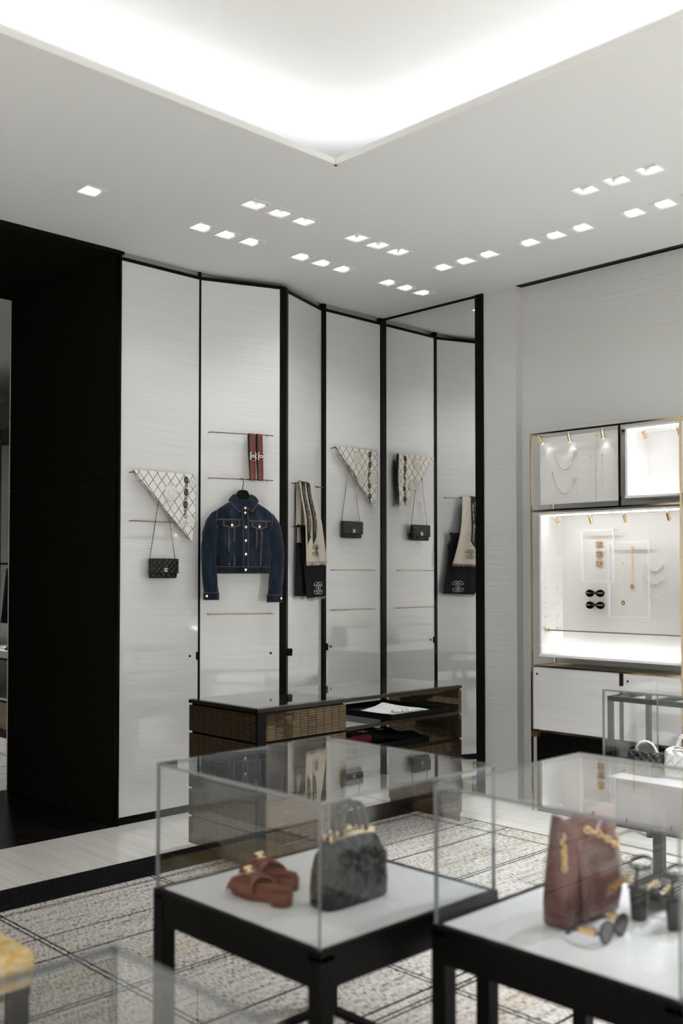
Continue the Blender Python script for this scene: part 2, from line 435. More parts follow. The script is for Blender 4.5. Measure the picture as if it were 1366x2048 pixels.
box('stone_slab', 'travertine', floor, 3.285, 4.934, YL, 5.36, -.02, 0)
box('back_carpet', 'back_carpet', floor, -.5, 5.2, 6.745, 12.5, -.02, 0)
box('subfloor', 'black_void', floor, -3.5, 5.9, -3.5, 12.5, -.06, -.021)

# downlight positions: (x, y, kind) kind 0 = visible round lamp, 1 = tilted wall washer toward +y, 2 = toward +x, 3 = unseen strong lamp added to fill the room
LS = .108
DL = []
for x in (3.37, 3.548, 3.727, 4.133, 4.312, 4.491): DL.append((x, 4.125, 0, 'front'))
for x in (3.38, 3.557, 3.735, 4.137, 4.314, 4.496, 4.921, 5.096, 5.271): DL.append((x, 4.607, 1, 'wall'))
for y in (4.141, 3.960, 3.779, 3.475, 3.295, 3.116, 2.793, 2.612, 2.431): DL.append((4.92, y, 2, 'right'))
for y in (2.793, 2.615, 2.436): DL.append((4.452, y, 0, 'near'))
DL.append((2.65, 4.565, 1, 'single'))
for x in (.9, 1.08, 1.26): DL.append((x, 4.607, 1, 'wall'))
for y in (1.2, 1.02, .84): DL.append((4.92, y, 2, 'right'))
for x in (-2.6, -1.5, -.4, .7, 1.8, 2.9, 4.0): DL.append((x, -2.4, 3, 'entry_fill'))
for y in (-1.4, -.3, .8, 1.9, 3.0, 4.1): DL.append((-2.5, y, 3, 'entry_fill'))
for y in (1.4, .3, -.8): DL.append((4.4, y, 3, 'entry_fill'))

ceil = empty('ceiling', kind='structure')
xs = {-3.5, XR, -1.6, CX}; ys = {-3.5, YL, -1.6, CY}; holes = [(-1.6, CX, -1.6, CY)]
for x, y, k, g in DL:
    h = (round(x-LS/2, 4), round(x+LS/2, 4), round(y-LS/2, 4), round(y+LS/2, 4)); holes.append(h); xs |= {h[0], h[1]}; ys |= {h[2], h[3]}
xs = sorted(xs); ys = sorted(ys); mb = MB(); idx = {}
for i in range(len(xs)-1):
    for j in range(len(ys)-1):
        cx, cy = (xs[i]+xs[i+1])/2, (ys[j]+ys[j+1])/2
        if any(h[0] < cx < h[1] and h[2] < cy < h[3] for h in holes): continue
        q = []
        for a, b in ((i, j), (i, j+1), (i+1, j+1), (i+1, j)):
            if (a, b) not in idx: idx[(a, b)] = len(mb.v); mb.v.append((xs[a], ys[b], HC))
            q.append(idx[(a, b)])
        mb.f.append(tuple(q)); mb.mi.append(0)
mb.build('soffit', 'ceiling', ceil)
lip = MB(); lt = .018
for a in ((-1.6, CX+lt, CY, CY+lt), (CX, CX+lt, -1.6, CY+lt), (-1.6-lt, CX, -1.6-lt, -1.6), (-1.6-lt, -1.6, -1.6, CY+lt)): lip.box(*a, HC-.001, HC+.03)
lip.build('tray_lip', 'white_trim', ceil)
HT = HC + .26; PK = .62
tray = MB().box(-1.6-PK, CX+PK, -1.6-PK, CY+PK, HT, HT+.05)
tray.build('tray_ceiling', 'tray', ceil)
tw_ = MB()
tw_.box(-1.6-PK, CX+PK, CY+PK, CY+PK+.03, HC+.002, HT+.02).box(CX+PK, CX+PK+.03, -1.6-PK, CY+PK+.03, HC+.002, HT+.02)
tw_.box(-1.6-PK, CX+PK, -1.6-PK-.03, -1.6-PK, HC+.002, HT+.02).box(-1.6-PK-.03, -1.6-PK, -1.6-PK, CY+PK, HC+.002, HT+.02)
tw_.build('tray_side', 'tray', ceil)
o_ = .20
MB().box(-1.5, CX+o_, CY+o_, CY+o_+.025, HC+.01, HC+.03).build('cove_light', 'cove_led', ceil)
MB().box(CX+o_, CX+o_+.025, -1.5, CY+o_, HC+.01, HC+.03).build('cove_light', 'cove_led', ceil)
MB().box(-1.5, CX+o_, -1.6-o_-.025, -1.6-o_, HC+.01, HC+.03).build('cove_light_entrance_offscreen', 'cove_led', ceil)
MB().box(-1.6-o_-.025, -1.6-o_, -1.5, CY+o_, HC+.01, HC+.03).build('cove_light_near_offscreen', 'cove_led', ceil)
box('back_ceiling', 'ceiling', ceil, -.5, 5.3, 6.745, 12.5, HC, HC+.05)

# downlights
def downlight(kind):
    root = empty('downlight')
    a = LS/2; f = MB(); tw = .007
    for b in ((-a-tw, a+tw, -a-tw, -a), (-a-tw, a+tw, a, a+tw), (-a-tw, -a, -a, a), (a, a+tw, -a, a)): f.box(*b, -.004, .002)
    f.build('trim', 'white_trim', root)
    r = MB(); hgt = .075
    for b in ((-a, a, -a, -a+.004), (-a, a, a-.004, a), (-a, -a+.004, -a, a), (a-.004, a, -a, a)): r.box(*b, 0, hgt)
    r.box(-a, a, -a, a, hgt, hgt+.004)
    r.build('reflector', 'reflector', root)
    g = MB()
    if kind in (0, 3):
        g.lathe([(.001, .04), (.030, .04), (.031, .046), (.001, .046)], 20); tilt = 0
        c = MB().lathe([(.036, .036), (.036, .06), (.032, .06), (.032, .036), (.036, .036)], 20, cap=False); c.build('lamp_ring', 'reflector', root)
        g.build('lamp', 'lamp', root)
    else:
        g.lathe([(.001, -.003), (.030, -.003), (.031, .003), (.001, .003)], 20)
        lo = g.build('lamp', 'lamp', root, loc=(0, 0, .045))
        if kind == 1: lo.rotation_euler = (.6, 0, 0); lo.location = (0, -.012, .045)
        else: lo.rotation_euler = (0, -.6, 0); lo.location = (-.012, 0, .045)
        b = MB()
        if kind == 1: b.add([(-a, -a+.005, .0), (a, -a+.005, .0), (a, .0, .02), (-a, .0, .02)], [(0, 1, 2, 3)])
        else: b.add([(-a+.005, -a, .0), (-a+.005, a, .0), (.0, a, .02), (.0, -a, .02)], [(0, 3, 2, 1)])
        b.build('baffle', 'white_trim', root, solid=.003)
    ld = bpy.data.lights.new('lamp_light', 'SPOT'); ld.energy = SPOT_W*(3.2, .55, .2, FLOOD_W/SPOT_W)[kind]; ld.spot_size = 1.1 if kind == 0 else 1.7; ld.spot_blend = 1.0; ld.shadow_soft_size = .028; ld.color = (.935, .97, 1)
    lo = bpy.data.objects.new('lamp_light', ld); COL.objects.link(lo); lo.parent = root; lo.location = (0, 0, -.012)
    if kind == 1: lo.rotation_euler = (.20, 0, 0)
    if kind == 2: lo.rotation_euler = (0, -.20, 0)
    return root
protos = {}
GRP = {'front': 'lamp downlights before the panel wall', 'wall': 'wall washers along the panel wall', 'right': 'wall washers along the plaster wall', 'near': 'lamp downlights by the jewellery wall', 'entry_fill': 'added fill downlights on the entrance side of the cove'}
def dl_label(x, y, g, i):
    if g == 'single': return 'lone square recessed downlight in front of the black passage'
    if g == 'entry_fill': return 'added unseen fill downlight in the soffit on the entrance side of the cove'
    if g == 'front':
        p = ('passage end', 'middle', 'mirror end')[i % 3]; return 'square round-lamp downlight, %s of the trio nearer the %s, second row from the panels' % (p, ('passage', 'mirror')[i // 3])
    if g == 'wall':
        if x < 2: return 'square wall-washing downlight before the passage front wall'
        p = ('passage end', 'middle', 'mirror end')[i % 3]; return 'square wall-washing downlight, %s of the trio above the %s' % (p, ('white silk scarf', 'denim jacket', 'mirror corner')[i // 3])
    if g == 'right':
        if y < 2: return 'square wall-washing downlight beyond the jewellery cabinet'
        p = ('mirror end', 'middle', 'far-from-mirror end')[i % 3]; return 'square wall-washing downlight, %s of the trio facing the %s' % (p, ('plaster pier', 'pearl necklace board', 'empty upper niche')[i // 3])
    return 'square round-lamp downlight, %s of the trio beside the jewellery wall' % ('mirror end', 'middle', 'far-from-mirror end')[i]
cnt = {}; n_off = 0
for x, y, k, g in DL:
    i = cnt.get(g, 0); cnt[g] = i+1
    if k not in protos: o = protos[k] = downlight(k)
    else: o = copy_tree(protos[k])
    o.location = (x, y, HC); tag(o, dl_label(x, y, g, i), 'downlight', GRP.get(g))
    if g == 'entry_fill' or (g == 'wall' and x < 2) or (g == 'right' and y < 2):
        n_off += 1
        for ch in o.children:
            if ch.type == 'LIGHT': ch.name = 'downlight_%02d_offscreen' % n_off
            elif ch.name.split('.')[0] == 'lamp' or ch.name.startswith('lamp_disc'): ch.name = 'lamp_disc_%02d_offscreen' % n_off

# ------------------------------------------------------------------ panel wall
PN = {1: ((3.287, 5.303), (3.868, 5.303)), 2: ((3.882, 5.303), (4.388, 5.108)), 3: ((4.489, 5.143), (4.965, 5.318)), 4: ((4.993, 5.305), (5.566, 5.305))}
def PF(k):
    p, q = Vector(PN[k][0]), Vector(PN[k][1]); t_ = (q-p).normalized(); return p, t_, math.atan2(t_.y, t_.x), (q-p).length
def PT(k, u, d, z):
    p, t_, a, L = PF(k); n = Vector((t_.y, -t_.x)); q = p + t_*u + n*d; return (q.x, q.y, z)
wl = empty('wall_left', kind='structure')
box('backing', 'strip_grey', wl, 3.3, 5.75, 5.36, 5.42, 0, 3.6)
for k in PN:
    p, t_, a, L = PF(k)
    pan = box('panel', 'lacquer', wl, 0, L, 0, .02, .048, 3.418, loc=(p.x, p.y, 0), rz=a, bevel=.0015)
    box('cap_rail', 'black_metal', wl, -.004, L+.004, -.004, .03, 3.418, 3.438, loc=(p.x, p.y, 0), rz=a)
    box('kick_board', 'black_metal', wl, -.004, L+.004, .004, .03, 0, .046, loc=(p.x, p.y, 0), rz=a)
    lk = {1: .517, 2: .482, 3: .062, 4: .052}[k]
    MB().lathe([(.001, .004), (.0075, .004), (.0075, 0), (.001, 0)], 14, (lk, 0, .988), '-y').build('lock', 'black_metal', pan)
    if k in (1, 4):
        lx = L-.006 if k == 1 else .008
        box('latch', 'black_metal', pan, lx-.009, lx+.009, -.012, 0, .963, 1.011)
for q in [(3.868, 3.882, 5.300, 5.32)]: box('post', 'black_metal', wl, *q, 0, 3.469)
MB().prism([(4.388, 5.102), (4.440, 5.100), (4.489, 5.137), (4.489, 5.34), (4.388, 5.34)], 0, 3.44).build('post', 'black_metal', wl)
box('latch', 'black_metal', wl, 4.458, 4.5, 5.105, 5.14, .963, 1.011)
MB().prism([(4.960, 5.312), (4.965, 5.297), (4.993, 5.297), (4.996, 5.31), (4.99, 5.34), (4.96, 5.34)], 0, 3.469).build('post', 'black_metal', wl)
box('post', 'black_metal', wl, 5.566, 5.60, 5.292, 5.34, 0, 3.469)
box('post', 'black_metal', wl, 3.272, 3.287, 5.296, 5.33, 0, 3.469)

# black passage beside the panels
wp = empty('wall_passage', kind='structure')
box('jamb', 'black_lacquer', wp, 3.285, 3.30, 5.33, 6.745, 2.1, 3.46)
box('jamb', 'black_lacquer', wp, 3.285, 3.30, 5.33, 6.745, 0, 2.097)
box('jamb', 'black_lacquer', wp, .93, .95, 5.303, 6.745, 0, 3.46)
box('passage_ceiling', 'black_lacquer', wp, .93, 3.3, 5.29, 6.745, 3.452, 3.6)
box('lintel', 'black_metal', wp, -3.5, 3.272, 5.285, 5.30, 3.44, 3.469)
box('front_wall', 'back_white', wp, -3.5, .93, 5.303, 5.42, 0, 3.47)
box('end_cap', 'white_trim', wp, 3.285, 3.33, 6.745, 6.76, 0, 3.46)
wb = empty('wall_back', kind='structure')
box('wall_board', 'grey_wall', wb, 5.2, 5.3, 6.745, 12.5, 0, 3.6)
box('wall_board', 'grey_wall', wb, 3.33, 5.2, 6.70, 6.745, 0, 3.6)
box('wall_board', 'grey_wall', wb, -.6, -.5, 6.745, 12.5, 0, 3.6)
box('wall_board', 'back_white', wb, -.5, 5.2, 12.5, 12.6, 0, 3.6)

# entrance side of the room
we = empty('wall_entrance', kind='structure')
box('wall_board', 'back_white', we, -3.6, 5.8, -3.62, -3.5, 0, 3.6)
wn_ = empty('wall_near', kind='structure')
box('wall_board', 'back_white', wn_, -3.62, -3.5, -3.5, 5.42, 0, 3.6)

# right wall, mirror
wr = empty('wall_right', kind='structure')
box('pier', 'plaster', wr, XR, 5.8, 4.063, 4.334, 0, HC)
box('mirror_backing', 'black_void', wr, 5.605, 5.8, 4.334, 5.42, 0, 3.6)
box('wall_face', 'plaster', wr, XR2, 5.8, -3.5, 4.07, 0, HC)
box('black_gap_box', 'black_metal', wr, XR, 5.8, -3.5, 4.063, HC+.004, HC+.12)  # black box over the gap between ceiling edge and wall
mi_ = empty('wall_mirror', (XR, 4.85, 0), label='tall floor-to-ceiling wall mirror framed by black posts at the panel corner', cat='mirror')
box('mirror_glass', 'mirror', mi_, 0, .01, -.45, .445, .05, 3.452)
box('frame_post', 'black_metal', mi_, -.014, .02, -.516, -.449, 0, 3.469)
box('frame_rail', 'black_metal', mi_, -.003, .012, -.45, .445, 3.452, 3.469)
box('frame_rail', 'black_metal', mi_, -.003, .012, -.45, .445, 0, .05)

# ------------------------------------------------------------------ merchandise on the panels (local x along the panel, y into the wall, z up)
def PE(name, k, u, z, label, cat, group=None):
    p, t_, a, L = PF(k); q = PT(k, u, 0, z)
    return empty(name, q, a, label=label, cat=cat, group=group)
RD = .04
def rail(k, z, label, u0=None, u1=None):
    u0 = u0 if u0 is not None else {1: .062, 2: .048, 3: .046, 4: .05}[k]; u1 = u1 if u1 is not None else {1: .52, 2: .483, 3: .452, 4: .475}[k]
    r = PE('wall_rail', k, u0, z, label, 'rail', 'polished wall rails on the lacquer panels')
    L = u1-u0
    box('bar', 'chrome', r, 0, L, -RD-.003, -RD+.003, -.003, .003)
    box('bracket', 'chrome', r, 0, .005, -RD, .0, -.003, .003)
    box('bracket', 'chrome', r, L-.035, L-.03, -RD, .0, -.003, .003)
    return r
Z1, Z2, Z3, Z4, Z5 = 2.425, 2.128, 1.832, 1.540, 1.250
rail(1, Z2, 'thin metal wall rail carrying the white lattice silk scarf beside the passage')
rail(1, Z3, 'thin metal wall rail crossed by the chain of the bag under the white silk scarf')
rail(2, Z1, 'thin metal wall rail with the two brown belts looped over it')
rail(2, Z2, 'thin metal wall rail with the denim jacket hanger hooked on it')
rail(2, Z5, 'empty thin metal wall rail below the denim jacket')
rail(3, Z2, 'thin metal wall rail under the cream wool scarf')
rail(3, Z3, 'thin metal wall rail under the charcoal wool scarf')
rail(4, Z1, 'thin metal wall rail carrying the cream silk scarf beside the mirror post')
rail(4, Z4, 'upper of two empty metal wall rails below the chain bag by the mirror')
rail(4, Z5, 'lower of two empty metal wall rails below the chain bag by the mirror')

def flower(mb, cx, cz, r, fn, rot=0):
    P = []
    for k in range(5):
        a0 = rot + 2*PI*k/5
        for i in range(9):
            a = a0 + (i/8)*2*PI/5; rr = r*(.72 + .28*sin(PI*i/8))
            P.append(fn(cx+rr*cos(a), cz+rr*sin(a)*1.0))
    mb.tube(P, .0007, 4, closed=True)
    for k in range(3):
        Q = [fn(cx + r*(.2+.18*k)*cos(rot+k*2+i*.35), cz + r*(.2+.18*k)*sin(rot+k*2+i*.35)) for i in range(11)]
        mb.tube(Q, .0006, 4)
    return mb
def silk_scarf(k, u0, u1, z, h, mat, label, med_u, meds, flowers, tan):
    s = PE('silk_scarf', k, u0, z, label, 'scarf'); L = u1-u0
    def dep(x, zz):            # depth of the front layer
        return -(RD+.012) - .006*sin(x*19+zz*7)*(min(1, -zz*6)) - .004*sin(zz*23-x*9)*min(1, -zz*5)
    def F(i, j):
        zz = -j*h; xl = L*(j**1.02); x = xl + (L-xl)*i + (.01*sin(j*5)*i)
        return (x, dep(x, zz), zz + .004*sin(i*9)*j)
    f = MB().grid(F, 34, 44)
    f.build('front_layer', mat, s, smooth=True, solid=.0015)
    def Fo(i, a):              # roll over the bar
        an = PI*a; x = L*i; return (x, -RD - .012*cos(an), .0105*sin(an))
    MB().grid(Fo, 20, 8).build('fold', mat, s, smooth=True, solid=.0015)
    def B(i, j):
        zz = -j*h*.93; xl = L*(j**1.0)*.96; x = xl + (L*.99-xl)*i - .012*j
        return (x, -RD+.013 + .004*sin(x*20), zz)
    MB().grid(B, 16, 20).build('back_layer', mat, s, smooth=True, solid=.0015)
    fn = lambda dx: (lambda x, zz: (x, dep(x, zz)-dx, zz))
    p0 = fn(.0022)
    def disc(mb, cx, cz, r, ry, ff, n=18):
        V = [ff(cx, cz)] + [ff(cx+r*cos(2*PI*i/n), cz+ry*sin(2*PI*i/n)) for i in range(n)]
        mb.add(V, [(0, 1+(i+1) % n, 1+i) for i in range(n)])
    mp = MB(); cp = MB()
    for zc in meds:
        disc(mp, med_u, zc, .0175, .0225, p0)
        cc_outline(cp, .02, .0045, .0010, lambda x, zz, zc=zc: fn(.0034)(med_u+x, zc+zz))
        for dz in (.032, .044):
            mp.tube([p0(med_u+.009*cos(i*PI/6), zc-dz+.0085*sin(i*PI/6)) for i in range(12)], .0016, 4, closed=True)
    tag(mp.build('chain_print', 'print_black', s), kind='stuff'); tag(cp.build('emblem_print', 'print_grey', s), kind='stuff')
    for (cx, cz, r, rot) in flowers:
        bg = MB(); disc(bg, cx, cz, r*.93, r*.93, fn(.0028), 24); bo = bg.build('flower_ground', 'print_tan' if tan else 'print_white', s)
        tag(flower(MB(), cx, cz, r, fn(.0036), rot).build('flower_print', 'print_grey' if not tan else 'print_black', bo), kind='stuff')
    return s
silk_scarf(1, .067, .512, Z2+.004, .43, 'silk_white', 'white silk scarf with black lattice, dark medallion chain and outlined flowers, beside the passage', .378,
           [-.028, -.106, -.184, -.262], [(.262, -.115, .054, .3), (.392, -.285, .044, 1.1), (.418, -.05, .022, 2)], False)
silk_scarf(4, .060, .478, Z1+.004, .43, 'silk_cream', 'cream silk scarf with lattice and beige flowers, beside the mirror post', .345,
           [-.024, -.102, -.18, -.258, -.336], [(.215, -.055, .046, .5), (.385, -.2, .046, 1.4), (.255, -.225, .045, 2.2)], True)

def chain_bag(k, uc, z0, zt, label):
    b = PE('chain_bag', k, uc, z0, label, 'bag', 'small black quilted bags hung on chains'); W, H, D = .198, .119, .034
    y0 = -.022
    MB().box(-W/2, W/2, y0-D, y0, 0, H).build('body', 'quilt_black', b, bevel=.011, smooth=True)
    fl = MB(); 
    fl.box(-W/2-.001, W/2+.003, y0-D-.009, y0-D-.001, .03, H+.003)
    flo = fl.build('flap', 'quilt_black', b, bevel=.0038, smooth=True)
    MB().box(-W/2+.001, W/2-.001, y0-D-.004, y0-.004, H-.002, H+.004).build('flap_top', 'black_leather', b, bevel=.0018)
    cc_solid(MB(), .023, .0042, .003, (.004, y0-D-.0088, .052)).build('emblem', 'silver', flo)
    for s_ in (-1, 1):
        MB().tube([(s_*(W/2-.006), y0-D*.4, H+.002), (s_*(W/2-.006)*.55, -.034, H+(zt-z0-H)*.45), (s_*.006, -RD-.004 if s_ < 0 else -RD-.003, zt-z0)], .0034, 6).build('chain', 'woven_chain', b)
        MB().lathe([(.001, 0), (.005, 0), (.005, .004), (.001, .004)], 10, (s_*(W/2-.006), y0-D*.4, H)).build('grommet', 'silver', b)
    return b
chain_bag(1, .283, 1.483, Z2+.002, 'black quilted chain bag hanging under the white silk scarf')
chain_bag(4, .222, 1.775, Z1+.002, 'black quilted chain bag hanging under the cream silk scarf')

# belts looped over the upper rail of the jacket panel
def belt(u, label):
    b = PE('leather_belt', 2, u, 2.275, label, 'belt', 'brown belts looped over a wall rail'); wd = .036; hz = .153
    prof = []
    for i in range(13): a = PI*i/12; prof.append((-RD-.020*cos(a)-.002, hz-.012+.014*sin(a)))           # over the bar, front to back
    prof = prof[:1] + prof[1:]
    path = [(-.082, -.11), (-.074, .02)] + prof + [(-.035, .02), (-.062, -.11)] + [(-.073-.0095*cos(PI*i/8-PI), -.143-.012*sin(PI*i/8)) for i in range(9)]
    out = MB(); inn = MB(); n = len(path)
    def off(i, o):
        a = path[(i-1) % n]; c = path[(i+1) % n]; tx, tz = c[0]-a[0], c[1]-a[1]; L = math.hypot(tx, tz); return (path[i][0]-tz/L*o, path[i][1]+tx/L*o)
    V = [(x_, *off(i, .0012)) for i in range(n) for x_ in (-wd/2, wd/2)]
    out.add(V, [(2*i, 2*i+1, 2*((i+1) % n)+1, 2*((i+1) % n)) for i in range(n)])
    V = [(x_, *off(i, -.0014)) for i in range(n) for x_ in (-wd/2, wd/2)]
    inn.add(V, [(2*i, 2*i+1, 2*((i+1) % n)+1, 2*((i+1) % n)) for i in range(n)])
    out.build('strap', 'belt_leather', b, smooth=True, solid=.0012); inn.build('lining', 'black_leather', b, smooth=True, solid=.0012)
    MB().prism([(-wd*.42, -.022), (wd*.42, -.022), (wd*.46, -.038), (-wd*.46, -.038)], -.090, -.083, 'y').build('strap_tab', 'belt_leather', b, bevel=.002)
    bk = MB(); cc_solid(bk, .044, .0068, .005, (0, -.084, .002), rot=PI/2); bk.build('buckle', 'silver', b, bevel=.001)
belt(.329, 'brown leather belt with silver buckle, the nearer to the jacket hook')
belt(.382, 'brown leather belt with silver buckle, the nearer to the thick black fold post')

# ------------------------------------------------------------------ denim jacket on its hanger
JX, JD, JZ = .265, .070, 1.5
jk = PE('denim_jacket', 2, JX, JZ, 'dark blue denim jacket with collar and contrast stitching on a black hanger', 'jacket')
PR = [(0.012, .181, .046), (.03, .184, .05), (.058, .184, .05), (.064, .188, .054), (.15, .192, .057), (.25, .196, .06), (.33, .202, .056), (.375, .203, .048), (.402, .198, .043),
      (.426, .168, .041), (.455, .125, .040), (.475, .092, .038), (.492, .066, .036)]
EX = 2.7
def jprof(z):
    for a, b in zip(PR, PR[1:]):
        if z <= b[0]: f = (z-a[0])/(b[0]-a[0]); f = max(0, f); return a[1]+(b[1]-a[1])*f, a[2]+(b[2]-a[2])*f
    return PR[-1][1:]
def jwr(x, z): return .0032*sin(x*38+z*17)+.0026*sin(z*41-x*26+1)+.002*sin(x*90+z*30)
def jy(x, z, o=0):
    w_, d_ = jprof(z); q = min(.999, abs(x/w_)); return -JD - d_*(1-q**EX)**(1/EX) - jwr(x, z) - o
rings = []
ZS = [.012, .03, .058, .064, .1, .14, .18, .22, .26, .3, .33, .355, .375, .392, .405, .418, .43, .443, .455, .466, .475, .485, .492]
NR = 56
for z in ZS:
    w_, d_ = jprof(z); R_ = []
    for i in range(NR):
        a = 2*PI*i/NR; ca, sa = cos(a), sin(a)
        x = w_*math.copysign(abs(ca)**(2/EX), ca); yy = d_*math.copysign(abs(sa)**(2/EX), sa)
        if yy > 0: yy *= .72
        wr_ = jwr(x, z)*(1 if sa < 0 else .3)
        R_.append((x, -JD + yy - (wr_ if sa < 0 else 0), z))
    rings.append(R_)
MB().loft(rings, cap=False).build('body', 'denim', jk, smooth=True, solid=.003)
def tubering(c, r, nrm, flat, n=18, wob=0):
    c = Vector(c); nrm = Vector(nrm).normalized(); sx = Vector((1, 0, 0)); sx = (sx - nrm*sx.dot(nrm)).normalized(); sy = nrm.cross(sx)
    return [tuple(c + sx*r*cos(2*PI*i/n)*(1+wob*sin(i*2.2+c.z*40)) + sy*r*flat*sin(2*PI*i/n)*(1+wob*cos(i*1.7+c.z*55))) for i in range(n)]
for s_, nm in ((-1, 'left'), (1, 'right')):
    ctr = [(.160, .402, -.068, .026), (.181, .378, -.070, .038), (.200, .335, -.075, .047), (.219, .27, -.08, .051), (.229, .19, -.085, .049), (.233, .10, -.088, .047), (.228, .02, -.09, .046),
           (.221, -.06, -.09, .046), (.215, -.118, -.089, .047)]
    if s_ > 0: ctr = [(x-.004*(1 if z < .3 else 0), z-.018*(1-max(0, z)/.43), y, r) for x, z, y, r in ctr]
    R_ = []; fine = []
    for a, b in zip(ctr, ctr[1:]):
        for q in range(4): fine.append(tuple(a[i]+(b[i]-a[i])*q/4 for i in range(4)))
    fine.append(ctr[-1])
    for i, (x, z, y, r) in enumerate(fine):
        a = fine[max(0, i-1)]; b = fine[min(len(fine)-1, i+1)]
        R_.append(tubering((s_*x, y, z), r, (s_*(b[0]-a[0]), b[2]-a[2], b[1]-a[1]), .74, wob=.045))
    sl = MB().loft(R_, cap=False).build('sleeve', 'denim', jk, smooth=True, solid=.003)
    cx, cz = s_*ctr[-1][0], ctr[-1][1]
    cr = [tubering((cx - s_*.0, -.089, cz+.012-q*.0125), .050, (0, 0, -1), .74) for q in range(5)]
    co = MB().loft(cr, cap=False).build('cuff', 'denim', jk, smooth=True, solid=.005)
    for zz in (.010, -.036):
        MB().tube(tubering((cx, -.089, cz+zz), .0522, (0, 0, -1), .75, 24), .0008, 4, closed=True).build('stitch', 'denim_thread', co)
    MB().lathe([(.001, .003), (.0075, .003), (.008, 0), (.001, 0)], 12, (cx+s_*.036, -.089-.037*.75, cz-.012), '-y').build('button', 'silver', co)
    arm = [(s_*(.19-.012*abs(i-4)/4 + (.0 if i > 3 else .004)), jy(s_*.178, .415-.016*i) - .010 - .006*sin(i), .424-.018*i) for i in range(8)]
    MB().tube(arm, .0009, 4).build('stitch', 'denim_thread', sl)
    # collar flap
    ci0, ci1 = Vector((s_*.056, -.060, .530)), Vector((s_*.004, -.118, .442)); co0, co1 = Vector((s_*.104, -.082, .484)), Vector((s_*.042, -.132, .408))
    def CF(i, j, ci0=ci0, ci1=ci1, co0=co0, co1=co1):
        a = ci0.lerp(ci1, j); b = co0.lerp(co1, j); p = a.lerp(b, i); p.y -= .010*sin(PI*i)*(1-.4*j); p.z += .008*sin(PI*i)*(1-j); return tuple(p)
    cf = MB().grid(CF, 10, 12).build('collar', 'denim', jk, smooth=True, solid=.004)
    edge = [Vector(CF(i/10, 0)) for i in range(2, 11)] + [Vector(CF(1, j/10)) for j in range(11)] + [Vector(CF(1-i/10, 1)) for i in range(11)]
    MB().tube([p+Vector((0, -.0034, 0)) for p in edge], .0009, 4).build('stitch', 'denim_thread', cf)
    # pocket flap
    pc = s_*.093 + .0
    pz = .356 if s_ < 0 else .350
    def PFL(i, j, pc=pc, pz=pz):
        q = -1+2*i; x = pc+q*.054; zb = pz-.036-.017*(1-abs(q)); z = pz + (zb-pz)*j; return (x, jy(x, z, .005), z)
    pf = MB().grid(PFL, 16, 6).build('pocket_flap', 'denim', jk, smooth=True, solid=.004)
    for off_ in (.0, .1):
        MB().tube([PFL(off_/2, j/6-.0) for j in range(0, 6)]+[PFL(off_/2+(1-off_)*i/12, 1-off_) for i in range(13)]+[PFL(1-off_/2, 1-j/6) for j in range(1, 7)], .0008, 4, flat=1).build('stitch', 'denim_thread', pf, loc=(0, -.0028, 0))
    MB().lathe([(.001, .004), (.008, .004), (.0088, 0), (.001, 0)], 14, (pc, jy(pc, pz-.034, .0085), pz-.034), '-y').build('button', 'silver', pf)
    MB().box(pc-.0025, pc+.0025, 0, .002, 0, .012).build('buttonhole', 'orange_thread', pf, loc=(0, jy(pc, pz-.024, .0098), pz-.028))
    # yoke seam and darts
    for dz in (0, -.005):
        MB().tube([(x_, jy(x_, .362+dz-.006*(s_ > 0), .0022), .362+dz-.006*(s_ > 0)) for x_ in [s_*(.024+.162*i/14) for i in range(15)]], .0008, 4).build('stitch', 'denim_thread', jk)
    for xo, mt in ((.108, 'denim_thread'), (.074, 'denim_thread')):
        for dx in (0, .005):
            MB().tube([(s_*(xo+dx-.006*(.3-z)/.24), jy(s_*(xo+dx), z, .0018), z) for z in [.064+.24*i/14 for i in range(15)]], .0008, 4).build('stitch', mt, jk)
    for z in (.21, .075): MB().box(-.003, .003, -.001, .001, -.0016, .0016).build('bar_tack', 'orange_thread', jk, loc=(s_*.110, jy(s_*.110, z, .003), z))
# waistband and button placket
def WB(i, j): x = -.183+.366*i; z = .014+.044*j; return (x, jy(x*.985, z, .004), z)
wbo = MB().grid(WB, 40, 4).build('waistband', 'denim', jk, smooth=True, solid=.004)
for j in (.03, .97): MB().tube([WB(i/40, j) for i in range(41)], .0008, 4).build('stitch', 'denim_thread', wbo, loc=(0, -.003, 0))
def PK_(i, j): x = -.018+.036*i; z = .06+.38*j; return (x, jy(x, z, .004), z)
plk = MB().grid(PK_, 6, 30).build('placket', 'denim', jk, smooth=True, solid=.004)
for i in (.04, .96): MB().tube([PK_(i, j/30) for j in range(31)], .0009, 4).build('stitch', 'denim_thread', plk, loc=(0, -.003, 0))
for z in (.435, .405, .312, .225, .138, .038):
    bt = MB().lathe([(.001, .005), (.0075, .005), (.009, .002), (.0075, 0), (.001, 0)], 16, (-.001, jy(0, z, .0085), z), '-y').build('button', 'silver', jk, smooth=False)
    MB().box(-.003, .003, 0, .002, -.014, -.007).build('buttonhole', 'orange_thread', bt, loc=(-.001, jy(0, z, .0085), z))
ns = MB(); 
ns.grid(lambda i, j: (.060*cos(PI*i), -JD+.004+.030*sin(PI*i), .472+.052*j), 18, 4); ns.build('collar_stand', 'denim', jk, smooth=True, solid=.003)
MB().grid(lambda i, j: (-.024+.048*i, -JD+.028, .478+.026*j), 4, 2).build('neck_label', 'paper', jk, solid=.001)

